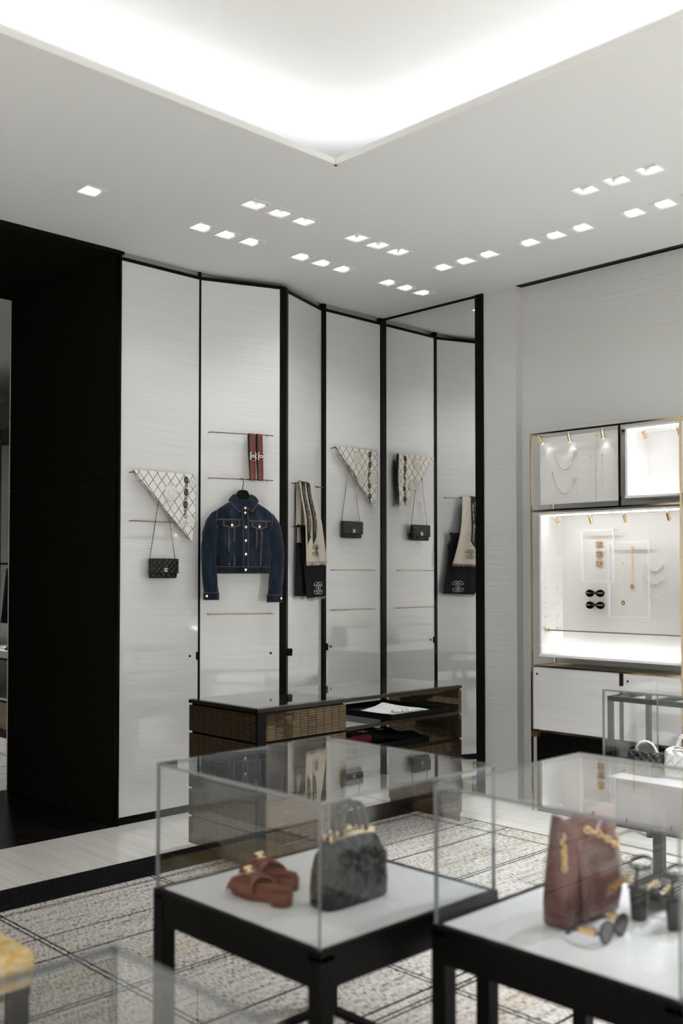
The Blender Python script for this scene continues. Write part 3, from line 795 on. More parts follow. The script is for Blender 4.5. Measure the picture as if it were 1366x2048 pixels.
hg = PE('clothes_hanger', 2, JX, JZ, 'black hanger with embossed emblem holding the denim jacket', 'hanger')
HN = [(-.045, .527), (-.03, .551), (-.012, .556), (.012, .556), (.03, .551), (.045, .525), (.062, .492), (-.062, .494)]
hb = MB().prism(HN, -JD-.006, -JD+.014, 'y').build('neck', 'black_metal', hg, bevel=.004)
cc_solid(MB(), .02, .004, .002, (0, -JD-.0055, .535)).build('emblem', 'black_lacquer', hb)
for s_ in (-1, 1): MB().tube([(s_*.05, -JD+.004, .49), (s_*.10, -JD+.004, .458), (s_*.17, -JD+.004, .405)], [.012, .011, .01], 8).build('arm', 'black_metal', hg)
MB().tube([(0, -JD+.004, .553), (-.0005, -JD+.006, .575), (.006, -JD+.012, .594), (.009, -RD-.012, .612), (.007, -RD-.007, .628), (.001, -RD-.001, .6335), (-.006, -RD+.005, .630), (-.008, -RD+.007, .623)], .0026, 8).build('hook', 'black_metal', hg)

# ------------------------------------------------------------------ wool scarves and ribbons
def wool_scarf(k, z, top, bot, zb, back, zbb, mat, label, cc, ccmat, edge, lean=0):
    s = PE('wool_scarf', k, 0, z, label, 'scarf'); h = z-zb
    def dep(x, zz): return -(RD+.010) - .010*min(1, -zz*4)*(.5+.5*sin(x*42+zz*3)) - .004 - lean*min(1, -zz/.27)
    def F(i, j):
        zz = -j*h; x0 = top[0]+(bot[0]-top[0])*j; x1 = top[1]+(bot[1]-top[1])*(j**1.6); x = x0+(x1-x0)*i; return (x, dep(x, zz), zz+.01*i*j*(1 if edge else -.5))
    MB().grid(F, 40, 40).build('front_layer', mat, s, smooth=True, solid=.0025)
    MB().grid(lambda i, a: (top[0]+(top[1]-top[0])*i, -RD-.011*cos(PI*a)-.001, .009*sin(PI*a)), 16, 8).build('fold', mat, s, smooth=True, solid=.0025)
    hb_ = z-zbb
    MB().grid(lambda i, j: (back[0]+(back[1]-back[0])*i-.012*j, -RD+.016+.006*sin(i*9), -hb_*j), 20, 16).build('back_layer', mat, s, smooth=True, solid=.0025)
    fr = MB(); n = 60
    for q in range(n):
        p = Vector(F((q+.5)/n, 1)); l = .014+.008*random.random(); fr.tube([p, p+Vector((random.uniform(-.004, .004), random.uniform(-.003, .003), -l))], .0011, 4)
    tag(fr.build('fringe', 'cream_wool' if mat == 'cream_wool' else 'print_grey', s), kind='stuff')
    m = MB(); cc_outline(m, cc[2], cc[3], .0016, lambda x, zz: (cc[0]+x, dep(cc[0]+x, cc[1]-z+zz)-.0028, cc[1]-z+zz))
    m.build('emblem', ccmat, s, smooth=True)
    return s, dep
s, dep = wool_scarf(3, Z2+.004, (.070, .29), (.09, .405), 1.585, (.085, .20), 1.725, 'cream_wool', 'cream wool scarf with dark outlined emblem and fringed hem', (.232, 1.672, .078, .017), 'print_black', True, .034)
s2, dep2 = wool_scarf(3, Z3+.004, (.075, .395), (.175, .47), 1.345, (.075, .25), 1.36, 'dark_wool', 'charcoal wool scarf with white outlined emblem hanging below the cream scarf', (.335, 1.412, .085, .018), 'print_white', True)
TV, TF = text_mesh('CHANEL', .017); TV2, TF2 = text_mesh('PARIS', .011)
def ribbon(u0, u1, sh, ztip, zcor, label):
    r = PE('silk_ribbon', 3, 0, Z2+.006, label, 'ribbon', 'black printed ribbons over the cream scarf'); z0 = Z2+.006; w_ = u1-u0
    def R_(i, j, o=0):
        zz0 = -(z0-(ztip+(zcor-ztip)*i)); zz = zz0*j; x = u0+w_*i+sh*(zz/-(z0-ztip)); return (x, dep(x, zz)-.009-.004*sin(zz*20)-o, zz)
    MB().grid(R_, 6, 30).build('front_layer', 'print_black', r, smooth=True, solid=.0012)
    MB().grid(lambda i, a: (u0+w_*i, -RD-.0165*cos(PI*a)-.002, .012*sin(PI*a)), 4, 8).build('fold', 'print_black', r, smooth=True, solid=.0012)
    MB().grid(lambda i, j: (u0+w_*i, -RD+.0245, -.30*j), 4, 8).build('back_layer', 'print_black', r, smooth=True, solid=.0012)
    p = MB()
    for q in range(5):
        for (tv, tf, xo, zo) in ((TV, TF, .28, -.055), (TV, TF, .74, -.10), (TV2, TF2, .28, -.095), (TV2, TF2, .74, -.06)):
            zc = zo-.078*q
            if zc < -(z0-ztip)+.075: continue
            xs_ = u0+w_*xo+sh*(zc/-(z0-ztip))
            p.add([(xs_+b, dep(xs_, zc)-.0125-.004*sin(zc*20), zc-a) for a, b, c_ in tv], tf)
    p.build('lettering', 'print_white', r)
    zc = -.235; xs_ = u0+w_*.55+sh*(zc/-(z0-ztip))
    cc_solid(MB(), .022, .006, .0015, (xs_, dep(xs_, zc)-.012-.004*sin(zc*20), zc), rot=0).build('emblem', 'gold_print', r)
ribbon(.084, .132, .030, 1.712, 1.76, 'black ribbon with white lettering, the one nearer the thick black fold post')
ribbon(.155, .207, .030, 1.712, 1.775, 'black ribbon with white lettering, the one nearer the middle of the cream scarf')

# ------------------------------------------------------------------ tiled counter
KX0, KX1, KY0, KY1, KH = 3.255, 4.870, 3.955, 4.540, .830
ct = empty('display_counter', ((KX0+KX1)/2, (KY0+KY1)/2, 0), label='bronze-tiled counter with a glass top and open shelves in front of the panels', cat='counter')
ox, oy = (KX0+KX1)/2, (KY0+KY1)/2
def cb(name, m, x0, x1, y0, y1, z0, z1, **kw): return box(name, m, ct, x0-ox, x1-ox, y0-oy, y1-oy, z0, z1, **kw)
def uvbox(name, x0, x1, y0, y1, z0, z1, parent=ct):
    o = box(name, 'bronze_tile', parent, x0-ox, x1-ox, y0-oy, y1-oy, z0, z1); me = o.data; uv = me.uv_layers.new(name='uv')
    for p in me.polygons:
        for li in p.loop_indices:
            v = me.vertices[me.loops[li].vertex_index].co
            uv.data[li].uv = (v.x+5, v.z) if abs(p.normal.y) > .5 else (v.y+5, v.z) if abs(p.normal.x) > .5 else (v.x+5, v.y+5)
    return o
CXM = 3.877
cb('carcass', 'black_metal', KX0+.012, CXM-.01, KY0+.012, KY1-.012, .05, KH-.02)
cb('plinth', 'black_metal', KX0+.05, CXM-.03, KY0+.05, KY1-.05, 0, .05)
for i in range(5):
    z0 = .055+i*.151
    uvbox('tile_band', KX0, CXM, KY0, KY0+.011, z0, z0+.139)
    uvbox('tile_band', KX0, CXM, KY1-.011, KY1, z0, z0+.139)
    uvbox('tile_band', KX0, KX0+.011, KY0+.011, KY1-.011, z0, z0+.139)
    uvbox('tile_band', CXM-.011, CXM, KY0+.011, KY1-.011, z0, z0+.139)
    uvbox('tile_band', KX1-.03, KX1, KY0, KY1, z0, z0+.139)
cb('end_panel', 'bronze_edge', KX1-.022, KX1-.008, KY0+.006, KY1-.006, .0, KH-.012)
cb('corner_post', 'black_metal', KX0-.001, KX0+.055, KY0-.001, KY0+.016, .055, KH-.02)
for zz in (.655, .495): cb('shelf', 'counter_glass', CXM, KX1-.03, KY0+.006, KY1-.006, zz, zz+.01); cb('shelf_edge', 'bronze_edge', CXM, KX1-.03, KY0, KY0+.008, zz-.004, zz+.016)
for a in ((KX0-.002, KX1+.002, KY0-.002, KY0+.014), (KX0-.002, KX1+.002, KY1-.014, KY1+.002), (KX0-.002, KX0+.012, KY0, KY1), (KX1-.012, KX1+.002, KY0, KY1)): cb('top_rail', 'bronze_edge', *a, KH-.022, KH-.004)
cb('top_rail', 'bronze_edge', CXM-.008, CXM+.002, KY0, KY1, KH-.022, KH-.004)
cb('top_glass', 'counter_glass', KX0, CXM-.002, KY0, KY1, KH-.004, KH+.004)
cb('top_glass', 'counter_glass', CXM, KX1, KY0, KY1, KH-.004, KH+.004)

def tray_(x0, x1, y0, y1, z, label):
    r = empty('display_tray', ((x0+x1)/2, (y0+y1)/2, z), label=label, cat='tray'); a, b = (x1-x0)/2, (y1-y0)/2
    box('base', 'black_metal', r, -a, a, -b, b, 0, .008)
    for q in ((-a, a, -b, -b+.008), (-a, a, b-.008, b), (-a, -a+.008, -b+.008, b-.008), (a-.008, a, -b+.008, b-.008)): box('rim', 'black_metal', r, *q, .008, .036, bevel=.001)
    return r
tray_(4.26, 4.775, 3.972, 4.50, .6655, 'black tray with white cloth and jewellery on the upper counter shelf')
tray_(3.99, 4.62, 4.00, 4.50, .5055, 'black tray with folded knitwear on the lower counter shelf')
pc_ = MB().grid(lambda i, j: (-.17+.34*i, -.16+.32*j, .004+.035*max(0, 1-abs((i-.55)*2.2))*max(0, j-.35)*1.4+.003*sin(i*11+j*7)), 20, 20).build('white_cloth', 'paper', None, loc=(4.56, 4.19, .674), smooth=True, solid=.002)
tag(pc_, 'crumpled white cloth lying in the upper counter tray', 'cloth')
for i, (x, y) in enumerate(((4.44, 4.10), (4.50, 4.07))):
    m = MB()
    for q in range(14): a = q*2*PI/14; m.sphere((.03*cos(a), .022*sin(a), .010), .0085, 6, 5)
    for q in range(6): m.sphere((.04+.012*q, -.01-.004*q, .009), .006, 6, 4)
    tag(m.build('bracelet', 'silver', None, loc=(x, y, .683), smooth=True), ('coiled silver bracelet on the white cloth, the one nearer the folded knit', 'coiled silver bracelet on the white cloth, the one nearer the counter end panel')[i], 'bracelet', 'silver bracelets in the counter tray')
kn = MB().grid(lambda i, j: (-.10+.2*i, .03*cos(PI*1.1*j+.2)*1.4, .028+.026*sin(PI*j)+.004*sin(i*14)), 14, 12).build('folded_knit', 'plum_wool', None, loc=(4.10, 4.12, .5155), smooth=True, solid=.02)
tag(kn, 'folded plum knit in the lower counter tray', 'knitwear')
bt_ = empty('black_scarf', (4.40, 4.2, .5145), label='folded black scarf with pale emblems in the lower counter tray', cat='scarf')
MB().grid(lambda i, j: (-.19+.38*i, -.14+.3*j, .03+.012*sin(i*5+1)+.008*sin(j*9)), 14, 12).build('cloth', 'black_cloth', bt_, smooth=True, solid=.03)
for xo, sc_ in ((-.12, .05), (.02, .04), (.13, .04)):
    m = MB(); cc_solid(m, sc_, .009, .002, (0, 0, 0)); e_ = m.build('emblem', 'print_grey', bt_, loc=(xo, .02, .062)); e_.rotation_euler = (-PI/2, 0, .2)
ch_ = MB().tube([(.0+.02*i, .012*sin(i*.9), .006) for i in range(14)], .006, 6).build('chain_strap', 'woven_chain', None, loc=(4.20, 4.03, .5145), smooth=True)
tag(ch_, 'silver chain strap lying at the front of the lower counter tray', 'chain')

# ------------------------------------------------------------------ glass display cases
TH, VH = .564, .372
def case_table(x0, x1, y0, y1, label, th=TH):
    r = empty('display_table', ((x0+x1)/2, (y0+y1)/2, 0), label=label, cat='table', group='black framed display tables'); a, b = (x1-x0)/2, (y1-y0)/2; L = .048
    for sx in (-1, 1):
        for sy in (-1, 1): box('leg', 'black_metal', r, sx*a, sx*(a-L), sy*b, sy*(b-L), 0, th-.012, bevel=.002)
    for sy in (-1, 1):
        box('apron', 'black_metal', r, -a+L, a-L, sy*(b-.004), sy*(b-.03), th-.10, th-.03)
        box('stretcher', 'black_metal', r, -a+L, a-L, sy*(b-.012), sy*(b-.040), .0, .022)
    for sx in (-1, 1):
        box('apron', 'black_metal', r, sx*(a-.004), sx*(a-.03), -b+L, b-L, th-.10, th-.03)
        box('stretcher', 'black_metal', r, sx*(a-.012), sx*(a-.040), -b+L, b-L, .0, .022)
    for q in ((-a, a, -b, -b+.022), (-a, a, b-.022, b), (-a, -a+.022, -b+.022, b-.022), (a-.022, a, -b+.022, b-.022)): box('top_rim', 'black_metal', r, *q, th-.03, th, bevel=.0015)
    box('top_panel', 'table_top', r, -a+.022, a-.022, -b+.022, b-.022, th-.02, th-.001)
    return r
def vitrine(x0, x1, y0, y1, z0, z1, label):
    r = empty('glass_vitrine', ((x0+x1)/2, (y0+y1)/2, z0), label=label, cat='vitrine', group='clear glass vitrines'); a, b = (x1-x0)/2, (y1-y0)/2; h = z1-z0; T = .008
    E_ = lambda ax: [1 if i // 2 != ax else 0 for i in range(6)]        # glass on the broad faces, edge tint on the rims
    def pane(q, ax):
        MB().box(*q, mi=[{0: (1, 1, 1, 1, 0, 0), 1: (1, 1, 0, 0, 1, 1), 2: (0, 0, 1, 1, 1, 1)}[ax][i] for i in range(6)]).build('pane', ['glass', 'glass_edge'], r)
    pane((-a, a, -b, -b+T, 0, h-T), 1); pane((-a, a, b-T, b, 0, h-T), 1)
    pane((-a, -a+T, -b+T, b-T, 0, h-T), 0); pane((a-T, a, -b+T, b-T, 0, h-T), 0)
    pane((-a, a, -b, b, h-T, h), 2)
    return r
C1 = (1.728, 2.452, 1.853, 2.590); C2 = (2.088, 2.812, 1.078, 1.803); C3 = (4.180, 4.70, 1.84, 2.562); C4 = (.12, .846, .64, 1.369)
case_table(*C1, 'black framed white-topped display table under the sandals and black handbag')
case_table(*C2, 'black framed white-topped display table under the burgundy bag')
case_table(*C3, 'black framed white-topped display table near the gold-framed jewellery cabinet')
case_table(*C4, 'black framed white-topped display table with an empty vitrine, next to the yellow stool')
def ins(c, d=.006): return (c[0]+d, c[1]-d, c[2]+d, c[3]-d)
vitrine(*ins(C1), TH, TH+VH, 'clear glass vitrine over the sandals and black handbag')
vitrine(*ins(C2), TH, TH+VH, 'clear glass vitrine over the burgundy bag and black heels')
vitrine(*ins(C3), TH, .969, 'clear glass vitrine over the white bag near the gold-framed cabinet')
vitrine(*ins(C4), TH, TH+VH, 'empty clear glass vitrine next to the yellow stool')

def sup(w_, d_, ex, n=40, cx=0, cy=0, z=0):
    R_ = []
    for i in range(n):
        a = 2*PI*i/n; ca, sa = cos(a), sin(a); R_.append((cx+w_*math.copysign(abs(ca)**(2/ex), ca), cy+d_*math.copysign(abs(sa)**(2/ex), sa), z))
    return R_
# black top-handle bag with bow
hb1 = empty('handbag', (2.070, 2.098, TH), label='black top-handle handbag with gold frame and a bow', cat='bag')
prof = [(0, .120, .046), (.006, .127, .051), (.05, .128, .053), (.10, .125, .049), (.14, .118, .040), (.168, .108, .029), (.185, .094, .02), (.19, .085, .014)]
MB().loft([sup(w_, d_, 4.5 if z < .15 else 3.2, z=z) for z, w_, d_ in prof]).build('body', 'quilt_case', hb1, smooth=True)
for s_ in (-1, 1): box('frame_bar', 'gold', hb1, -.088, .088, s_*.012-.004, s_*.012+.004, .180, .200, bevel=.002)
for s_ in (-1, 1):
    MB().tube([(-.052, s_*.014, .195), (-.051, s_*.016, .225), (-.040, s_*.018, .258), (-.020, s_*.019, .276), (.0, s_*.02, .281), (.020, s_*.019, .276), (.040, s_*.018, .258), (.051, s_*.016, .225), (.052, s_*.014, .195)], .0088, 10).build('handle', 'black_leather', hb1, smooth=True)
    for x in (-.052, .052): MB().tube([(x+.009*cos(i*PI/6), s_*.014, .200+.009*sin(i*PI/6)) for i in range(12)], .0026, 6, closed=True).build('handle_ring', 'gold', hb1, smooth=True)
MB().sphere((0, 0, .207), .009, 10, 8).build('clasp', 'gold', hb1, smooth=True)
bw = MB()
for s_ in (-1, 1):
    bw.loft([[(s_*x, -.058-dy*cos(a), .112+zz+hh*sin(a)) for a in [2*PI*i/12 for i in range(12)]] for x, dy, hh, zz in ((.002, .008, .008, 0), (.02, .013, .019, .002), (.044, .013, .025, .004), (.054, .004, .022, .004))])
    bw.loft([[(s_*(.004+.026*q), -.057-.004*cos(a)-.002, .104-.045*q+.003*sin(a)+(.010 if i < 6 else -.010)*q*.6) for i, a in enumerate([2*PI*i/12 for i in range(12)])] for q in (0, .5, 1)])
bw.sphere((0, -.062, .112), .011, 10, 8)
bw.build('bow', 'black_leather', hb1, smooth=True, loc=(.045, .004, 0), rz=.0)

# red slide sandals
def sandal(x, y, rz, label):
    r = empty('slide_sandal', (x, y, TH), rz, label=label, cat='sandal', group='pair of red slide sandals')
    def outl(q, ww): # footprint, toe at +y
        R_ = []
        for i in range(36):
            a = 2*PI*i/36; yy = .125*sin(a); wd = .043 if sin(a) > 0 else .034; R_.append((ww*wd*cos(a)*(1-.12*sin(2*a)), yy, q))
        return R_
    MB().loft([[(px, py, pz+.012*max(0, -py)/.125) for px, py, pz in outl(z, s_)] for z, s_ in ((0, .94), (.004, 1), (.024, 1.0), (.028, .96))]).build('sole', 'red_leather', r, smooth=True, bevel=.0)
    MB().loft([[(px, py, pz+.016*max(0, -py)/.125) for px, py, pz in outl(z, s_)] for z, s_ in ((.028, .9), (.032, .92), (.036, .86))]).build('footbed', 'red_leather', r, smooth=True)
    MB().loft([[(.033*cos(a)*q, -.088+.034*sin(a)*q, z) for a in [2*PI*i/20 for i in range(20)]] for z, q in ((0, .95), (.02, 1), (.036, 1))]).build('heel', 'red_leather', r, smooth=True)
    for s_, y0 in ((1, .010), (-1, .010)):
        MB().grid(lambda i, j: (.049*cos(PI*i), y0-.014+.058*j+s_*(.5-i)*.055+.012, .016+.040*sin(PI*i)**.7+.006*sin(PI*j)), 20, 4).build('strap', 'red_leather', r, smooth=True, solid=.007)
    m = MB(); cc_solid(m, .026, .0055, .004, (0, 0, 0)); e = m.build('emblem', 'gold', r, loc=(0, .055, .068)); e.rotation_euler = (-.7, 0, 0)
sandal(1.898, 2.290, .04, 'red slide sandal with gold emblem, the one farther from the black handbag clasp')
sandal(2.015, 2.385, -.05, 'red slide sandal with gold emblem, the one behind the other sandal')

# burgundy slouchy tote
tt = empty('tote_bag', (2.426, 1.545, TH), -.07, label='slouchy burgundy leather tote with gold chain and gold lettering', cat='bag')
def trs(z, w_, d_, sag=0): 
    R_ = []
    for (x, y, zz) in sup(w_, d_, 5.0, 48, z=z):
        R_.append((x*(1+.015*sin(z*40+y*50)), y*(1+.12*sin(x*38+z*22)), zz+sag*(abs(x)/.12)**1.5 - sag*.9*(1-min(1, abs(x-.0)/.05)) if sag else zz))
    return R_
MB().loft([trs(0, .124, .036), trs(.008, .134, .043), trs(.06, .138, .046), trs(.12, .137, .044), trs(.17, .134, .038), trs(.21, .130, .031), trs(.235, .127, .024, .022), trs(.25, .124, .018, .045)], cap=True).build('body', 'burgundy', tt, smooth=True)
MB().grid(lambda i, j: (-.072+.032*i-.004*j, -.0515+.004*abs(j-.3)-.001*sin(j*9)+max(0, j-.5)*.045, .012+.225*j), 4, 20).build('front_strap', 'burgundy', tt, smooth=True, solid=.004)
TV3, TF3 = text_mesh('CHANEL', .030)
MB().add([(.080+a*.85, -.0580, .088+b+a*.2) for a, b, c_ in TV3], TF3).build('lettering', 'gold_print', tt, solid=.002)
def chain_links(mb, pts, r, tr):
    L = [Vector(p) for p in pts]; d = 0; k = 0
    seg = []
    for a, b in zip(L, L[1:]):
        n = max(1, int((b-a).length/(r*1.35)))
        for i in range(n): seg.append((a.lerp(b, i/n), (b-a).normalized()))
    for i, (p, t_) in enumerate(seg):
        u_ = t_.cross(Vector((0, 0, 1)) if abs(t_.z) < .9 else Vector((1, 0, 0))).normalized(); v_ = t_.cross(u_)
        s_ = u_ if i % 2 else v_
        mb.tube([p + t_*r*cos(2*PI*q/10) + s_*r*.7*sin(2*PI*q/10) for q in range(10)], tr, 5, closed=True)
m = MB()
chain_links(m, [(-.10, .0, .275), (-.115, -.02, .24), (-.122, -.03, .19), (-.128, -.035, .15)], .0095, .0028)
chain_links(m, [(-.02, -.03, .245), (.01, -.045, .235), (.04, -.052, .215), (.07, -.052, .196), (.098, -.045, .186), (.112, -.03, .20), (.115, -.012, .235), (.108, .0, .268)], .0105, .0032)
chain_links(m, [(.085, -.04, .19), (.105, -.036, .18), (.12, -.02, .195)], .0105, .0032)
tag(m.build('chain', 'gold_soft', tt, smooth=True), kind='stuff')
# sunglasses lying in front of the tote
def sunglasses(name, loc, rz, label, group=None, tl=.125, sc_=1.0, fold=False, tall=1.0):
    r = empty(name, loc, rz, label=label, cat='sunglasses', group=group)
    for s_ in (-1, 1):
        R_ = []
        for zsc, yo in ((1, -.002), (1, .003)):
            R_.append([(s_*.036*sc_+.029*sc_*cos(a)*(1+.06*cos(2*a))*(1+.2*(tall-1)*4*sin(a)), yo, .022*sc_*tall+.021*sc_*tall*sin(a)+.003*sc_*s_*cos(a)*sin(a)) for a in [2*PI*i/24 for i in range(24)]])
        MB().loft(R_).build('lens', 'dark_lens', r)
        MB().tube([(p[0], 0, p[2]) for p in R_[0]], .0034*sc_, 6, closed=True).build('rim', 'black_leather', r, smooth=True)
        y1 = tl
        if fold: pth = [(s_*.066*sc_, .006, .030*sc_), (s_*.06*sc_, -.008, .028*sc_), (-s_*.03*sc_, -.012-.003*s_, .022*sc_)]
        else: pth = [(s_*.066*sc_, .0, .030*sc_), (s_*.068*sc_, .02, .031*sc_), (s_*.066*sc_, y1*.75, .026*sc_), (s_*.062*sc_, y1, .010)]
        te = MB().tube(pth, .0042*sc_, 6).build('temple', 'black_leather', r, smooth=True)
        if not fold: box('hinge_plate', 'gold_soft', te, s_*.0635*sc_, s_*.074*sc_, .012, .058, .0235*sc_, .0375*sc_)
        else: box('hinge_plate', 'gold_soft', te, s_*.063*sc_, s_*.028*sc_, -.017, -.012, .019*sc_, .028*sc_)
    MB().tube([(-.009*sc_, 0, .028*sc_), (0, -.002, .031*sc_), (.009*sc_, 0, .028*sc_)], .003*sc_, 6).build('bridge', 'black_leather', r)
    return r
sunglasses('sunglasses', (2.332, 1.395, TH), .05, 'black sunglasses with gold hinges lying at the foot of the burgundy tote', sc_=1.05, tl=.10, tall=1.22)
# black block-heel sandals
def heel(x, y, rz, label):
    r = empty('heeled_sandal', (x, y, TH), rz, label=label, cat='sandal', group='pair of black block-heel sandals')
    MB().lathe([(.019, 0), (.021, .003), (.026, .072), (.024, .082)], 20, (0, 0, 0)).build('heel', 'black_leather', r, smooth=True)
    pts = [(-.022, .088), (.03, .084), (.08, .055), (.12, .022), (.16, .010), (.21, .009)]
    MB().grid(lambda i, j: ((lambda q: (q[0], (-.5+j)*(.046+.030*min(1, max(0, q[0]/.15))), q[1]))((lambda t_: (pts[int(t_)][0]+(pts[min(5, int(t_)+1)][0]-pts[int(t_)][0])*(t_-int(t_)), pts[int(t_)][1]+(pts[min(5, int(t_)+1)][1]-pts[int(t_)][1])*(t_-int(t_))))(i*4.999))), 24, 4).build('sole', 'black_leather', r, smooth=True, solid=.008)
    MB().grid(lambda i, j: (.14+.04*j, .042*cos(PI*i), .015+.05*sin(PI*i)), 14, 4).build('toe_strap', 'black_leather', r, smooth=True, solid=.004)
    MB().tube([(.02+.032*cos(a)*1.0, .030*sin(a), .148+.01*cos(a)) for a in [2*PI*i/20 for i in range(20)]], .0055, 6, closed=True, flat=.5).build('ankle_strap', 'black_leather', r, smooth=True)
    MB().tube([(-.018, 0, .085), (-.014, 0, .12), (-.011, 0, .146)], .005, 6).build('back_strap', 'black_leather', r, smooth=True)
    m = MB(); chain_links(m, [(.0, -.028, .092), (.03, -.034, .10), (.06, -.036, .09)], .007, .0022); chain_links(m, [(.0, .028, .092), (.03, .034, .10), (.06, .036, .09)], .007, .0022)
    tag(m.build('chain', 'gold', r, smooth=True), kind='stuff')
heel(2.520, 1.430, .15, 'black block-heel sandal with gold chain, the one next to the burgundy tote')
heel(2.516, 1.322, .05, 'black block-heel sandal with gold chain, the one away from the tote')

# bags in the far vitrine
fb = empty('flap_bag', (4.36, 2.43, TH), label='black quilted bag with pearl handle in the far vitrine', cat='bag')
MB().box(-.035, .035, -.085, .085, 0, .11).build('body', 'quilt_black_y', fb, bevel=.014, smooth=True)
m = MB()
for i in range(17): a = PI*i/16; m.sphere((0, .052*cos(a), .108+.048*sin(a)), .0058, 8, 6)
m.build('pearl_handle', 'pearl', fb, smooth=True)
for s_ in (-1, 1): MB().tube([(.0, s_*.052+.009*cos(i*PI/5), .108+.009*sin(i*PI/5)) for i in range(10)], .003, 6, closed=True).build('handle_ring', 'gold', fb, smooth=True)
wbg = empty('white_handbag', (4.40, 2.26, TH), label='white leather handbag with top handle in the far vitrine', cat='bag')
MB().box(-.05, .05, -.105, .085, 0, .14).build('body', 'quilt_white', wbg, bevel=.03, smooth=True, bseg=4)
MB().tube([(0, .05*cos(a)-.015, .138+.062*sin(a)) for a in [PI*i/16 for i in range(17)]], .008, 8).build('handle', 'white_leather', wbg, smooth=True)
MB().tube([(-.04, -.06+.03*i, .142) for i in range(4)], .004, 6).build('trim', 'gold', wbg, smooth=True)

# black frame added in place of a reflection in the far vitrine's glass
cs = empty('reflection_frame', (5.13, 2.50, 0), label='open black frame added for a reflection, between the far vitrine and the gold cabinet', cat='reflection stand-in')
for sx in (-1, 1):
    for y in (.455, -.455): box('leg', 'black_metal', cs, sx*.205-.013, sx*.205+.013, y-.013, y+.013, 0, .842)
    box('rail', 'black_metal', cs, sx*.205-.013, sx*.205+.013, -.44, .44, .816, .842)
for y in (.455, -.455): box('rail', 'black_metal', cs, -.19, .19, y-.013, y+.013, .816, .842)
box('rail', 'black_metal', cs, -.19, .19, -.013+.2, .013+.2, .816, .842)

# yellow tweed stool
st_ = empty('tweed_stool', (1.13, 2.90, 0), label='yellow tweed stool with black legs', cat='stool')
MB().box(-.25, .25, -.265, .25, .352, .462).build('seat', 'tweed', st_, bevel=.028, smooth=True, bseg=4)
box('seat_frame', 'black_metal', st_, -.235, .235, -.25, .235, .334, .356)
for sx in (-1, 1):
    for sy in (-1, 1): box('leg', 'black_metal', st_, sx*.235, sx*.185, sy*.24-.02*sy-.025, sy*.24-.02*sy+.025, 0, .335)

# ------------------------------------------------------------------ gold framed jewellery cabinet
FX, BX = 5.394, 5.662; Y1, Y0, YM = 3.812, 2.772, 3.166
gc = empty('jewellery_cabinet', ((FX+BX)/2, (Y0+Y1)/2, 0), label='gold framed wall cabinet with lit white niches for jewellery', cat='cabinet'); gx, gy = (FX+BX)/2, (Y0+Y1)/2
def gb(name, m, x0, x1, y0, y1, z0, z1, parent=None, **kw): return box(name, m, parent or gc, x0-gx, x1-gx, y0-gy, y1-gy, z0, z1, **kw)
G = .011
ZA, ZB, ZC, ZD = 2.412, 1.919, .930, .520
for x in (FX, BX-G):
    for y in (Y1-G, Y0): gb('frame_post', 'gold', x, x+G, y, y+G, 0, ZA)
    for z in (ZA, ZB, ZC, ZD): gb('frame_rail', 'gold', x, x+G, Y0+G, Y1-G, z-G, z)
for y in (Y1-G, Y0):
    for z in (ZA, ZB, ZC, ZD): gb('frame_rail', 'gold', FX+G, BX-G, y, y+G, z-G, z)
gb('frame_post', 'gold', FX, FX+G, YM-.008, YM+.008, ZB, ZA-G); gb('frame_post', 'gold', FX, FX+G, YM-.012, YM+.012, ZD, ZC-G)
gb('foot_collar', 'gold_soft', FX-.001, FX+.04, Y1-.05, Y1-.0, ZD-.045, ZD-G)
# boards
gb('back_board', 'combed_board', 5.452, 5.47, 3.205, 3.772, 1.955, 2.385)
def niche(y0, y1, z0, z1, mat):
    r_ = gb('niche_back', mat, 5.656, 5.664, y0, y1, z0, z1); T = .014
    gb('niche_side', 'white_board', FX+.02, 5.66, y1, y1+T, z0-T, z1+T); gb('niche_side', 'white_board', FX+.02, 5.66, y0-T, y0, z0-T, z1+T)
    gb('niche_top', 'white_board', FX+.02, 5.66, y0, y1, z1, z1+T); gb('niche_floor', 'white_board', FX+.012, 5.66, y0-T, y1+T, z0-T, z0)
    gb('led_strip', 'niche_led', 5.640, 5.654, y0+.01, y1-.01, z0, z0+.006); gb('led_strip', 'niche_led', FX+.03, FX+.04, y0+.01, y1-.01, z1-.006, z1)
niche(2.795, 3.742, 1.0, 1.885, 'grid_board')
niche(2.795, 3.125, 1.975, 2.375, 'combed_board')
for a, b in ((YM+.014, Y1-.018), (Y0+.018, YM-.014)):
    d_ = gb('door', 'lacquer_door', FX+.002, FX+.02, a, b, ZD+.004, ZC-G-.004, bevel=.0015)
    MB().lathe([(.001, .004), (.006, .004), (.006, 0), (.001, 0)], 12, (FX+.002-gx, b-.03-gy, ZC-.055), '-x').build('lock', 'black_metal', d_)
gb('carcass', 'white_board', FX+.022, 5.66, Y0+.02, Y1-.02, ZD+.002, ZC-G-.002)
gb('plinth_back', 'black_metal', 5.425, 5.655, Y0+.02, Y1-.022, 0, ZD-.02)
gb('niche_shelf', 'glass', FX+.05, 5.650, 2.80, 3.738, 1.150, 1.157)
gb('shelf_rim', 'glass_edge', FX+.049, FX+.0515, 2.80, 3.738, 1.150, 1.157)
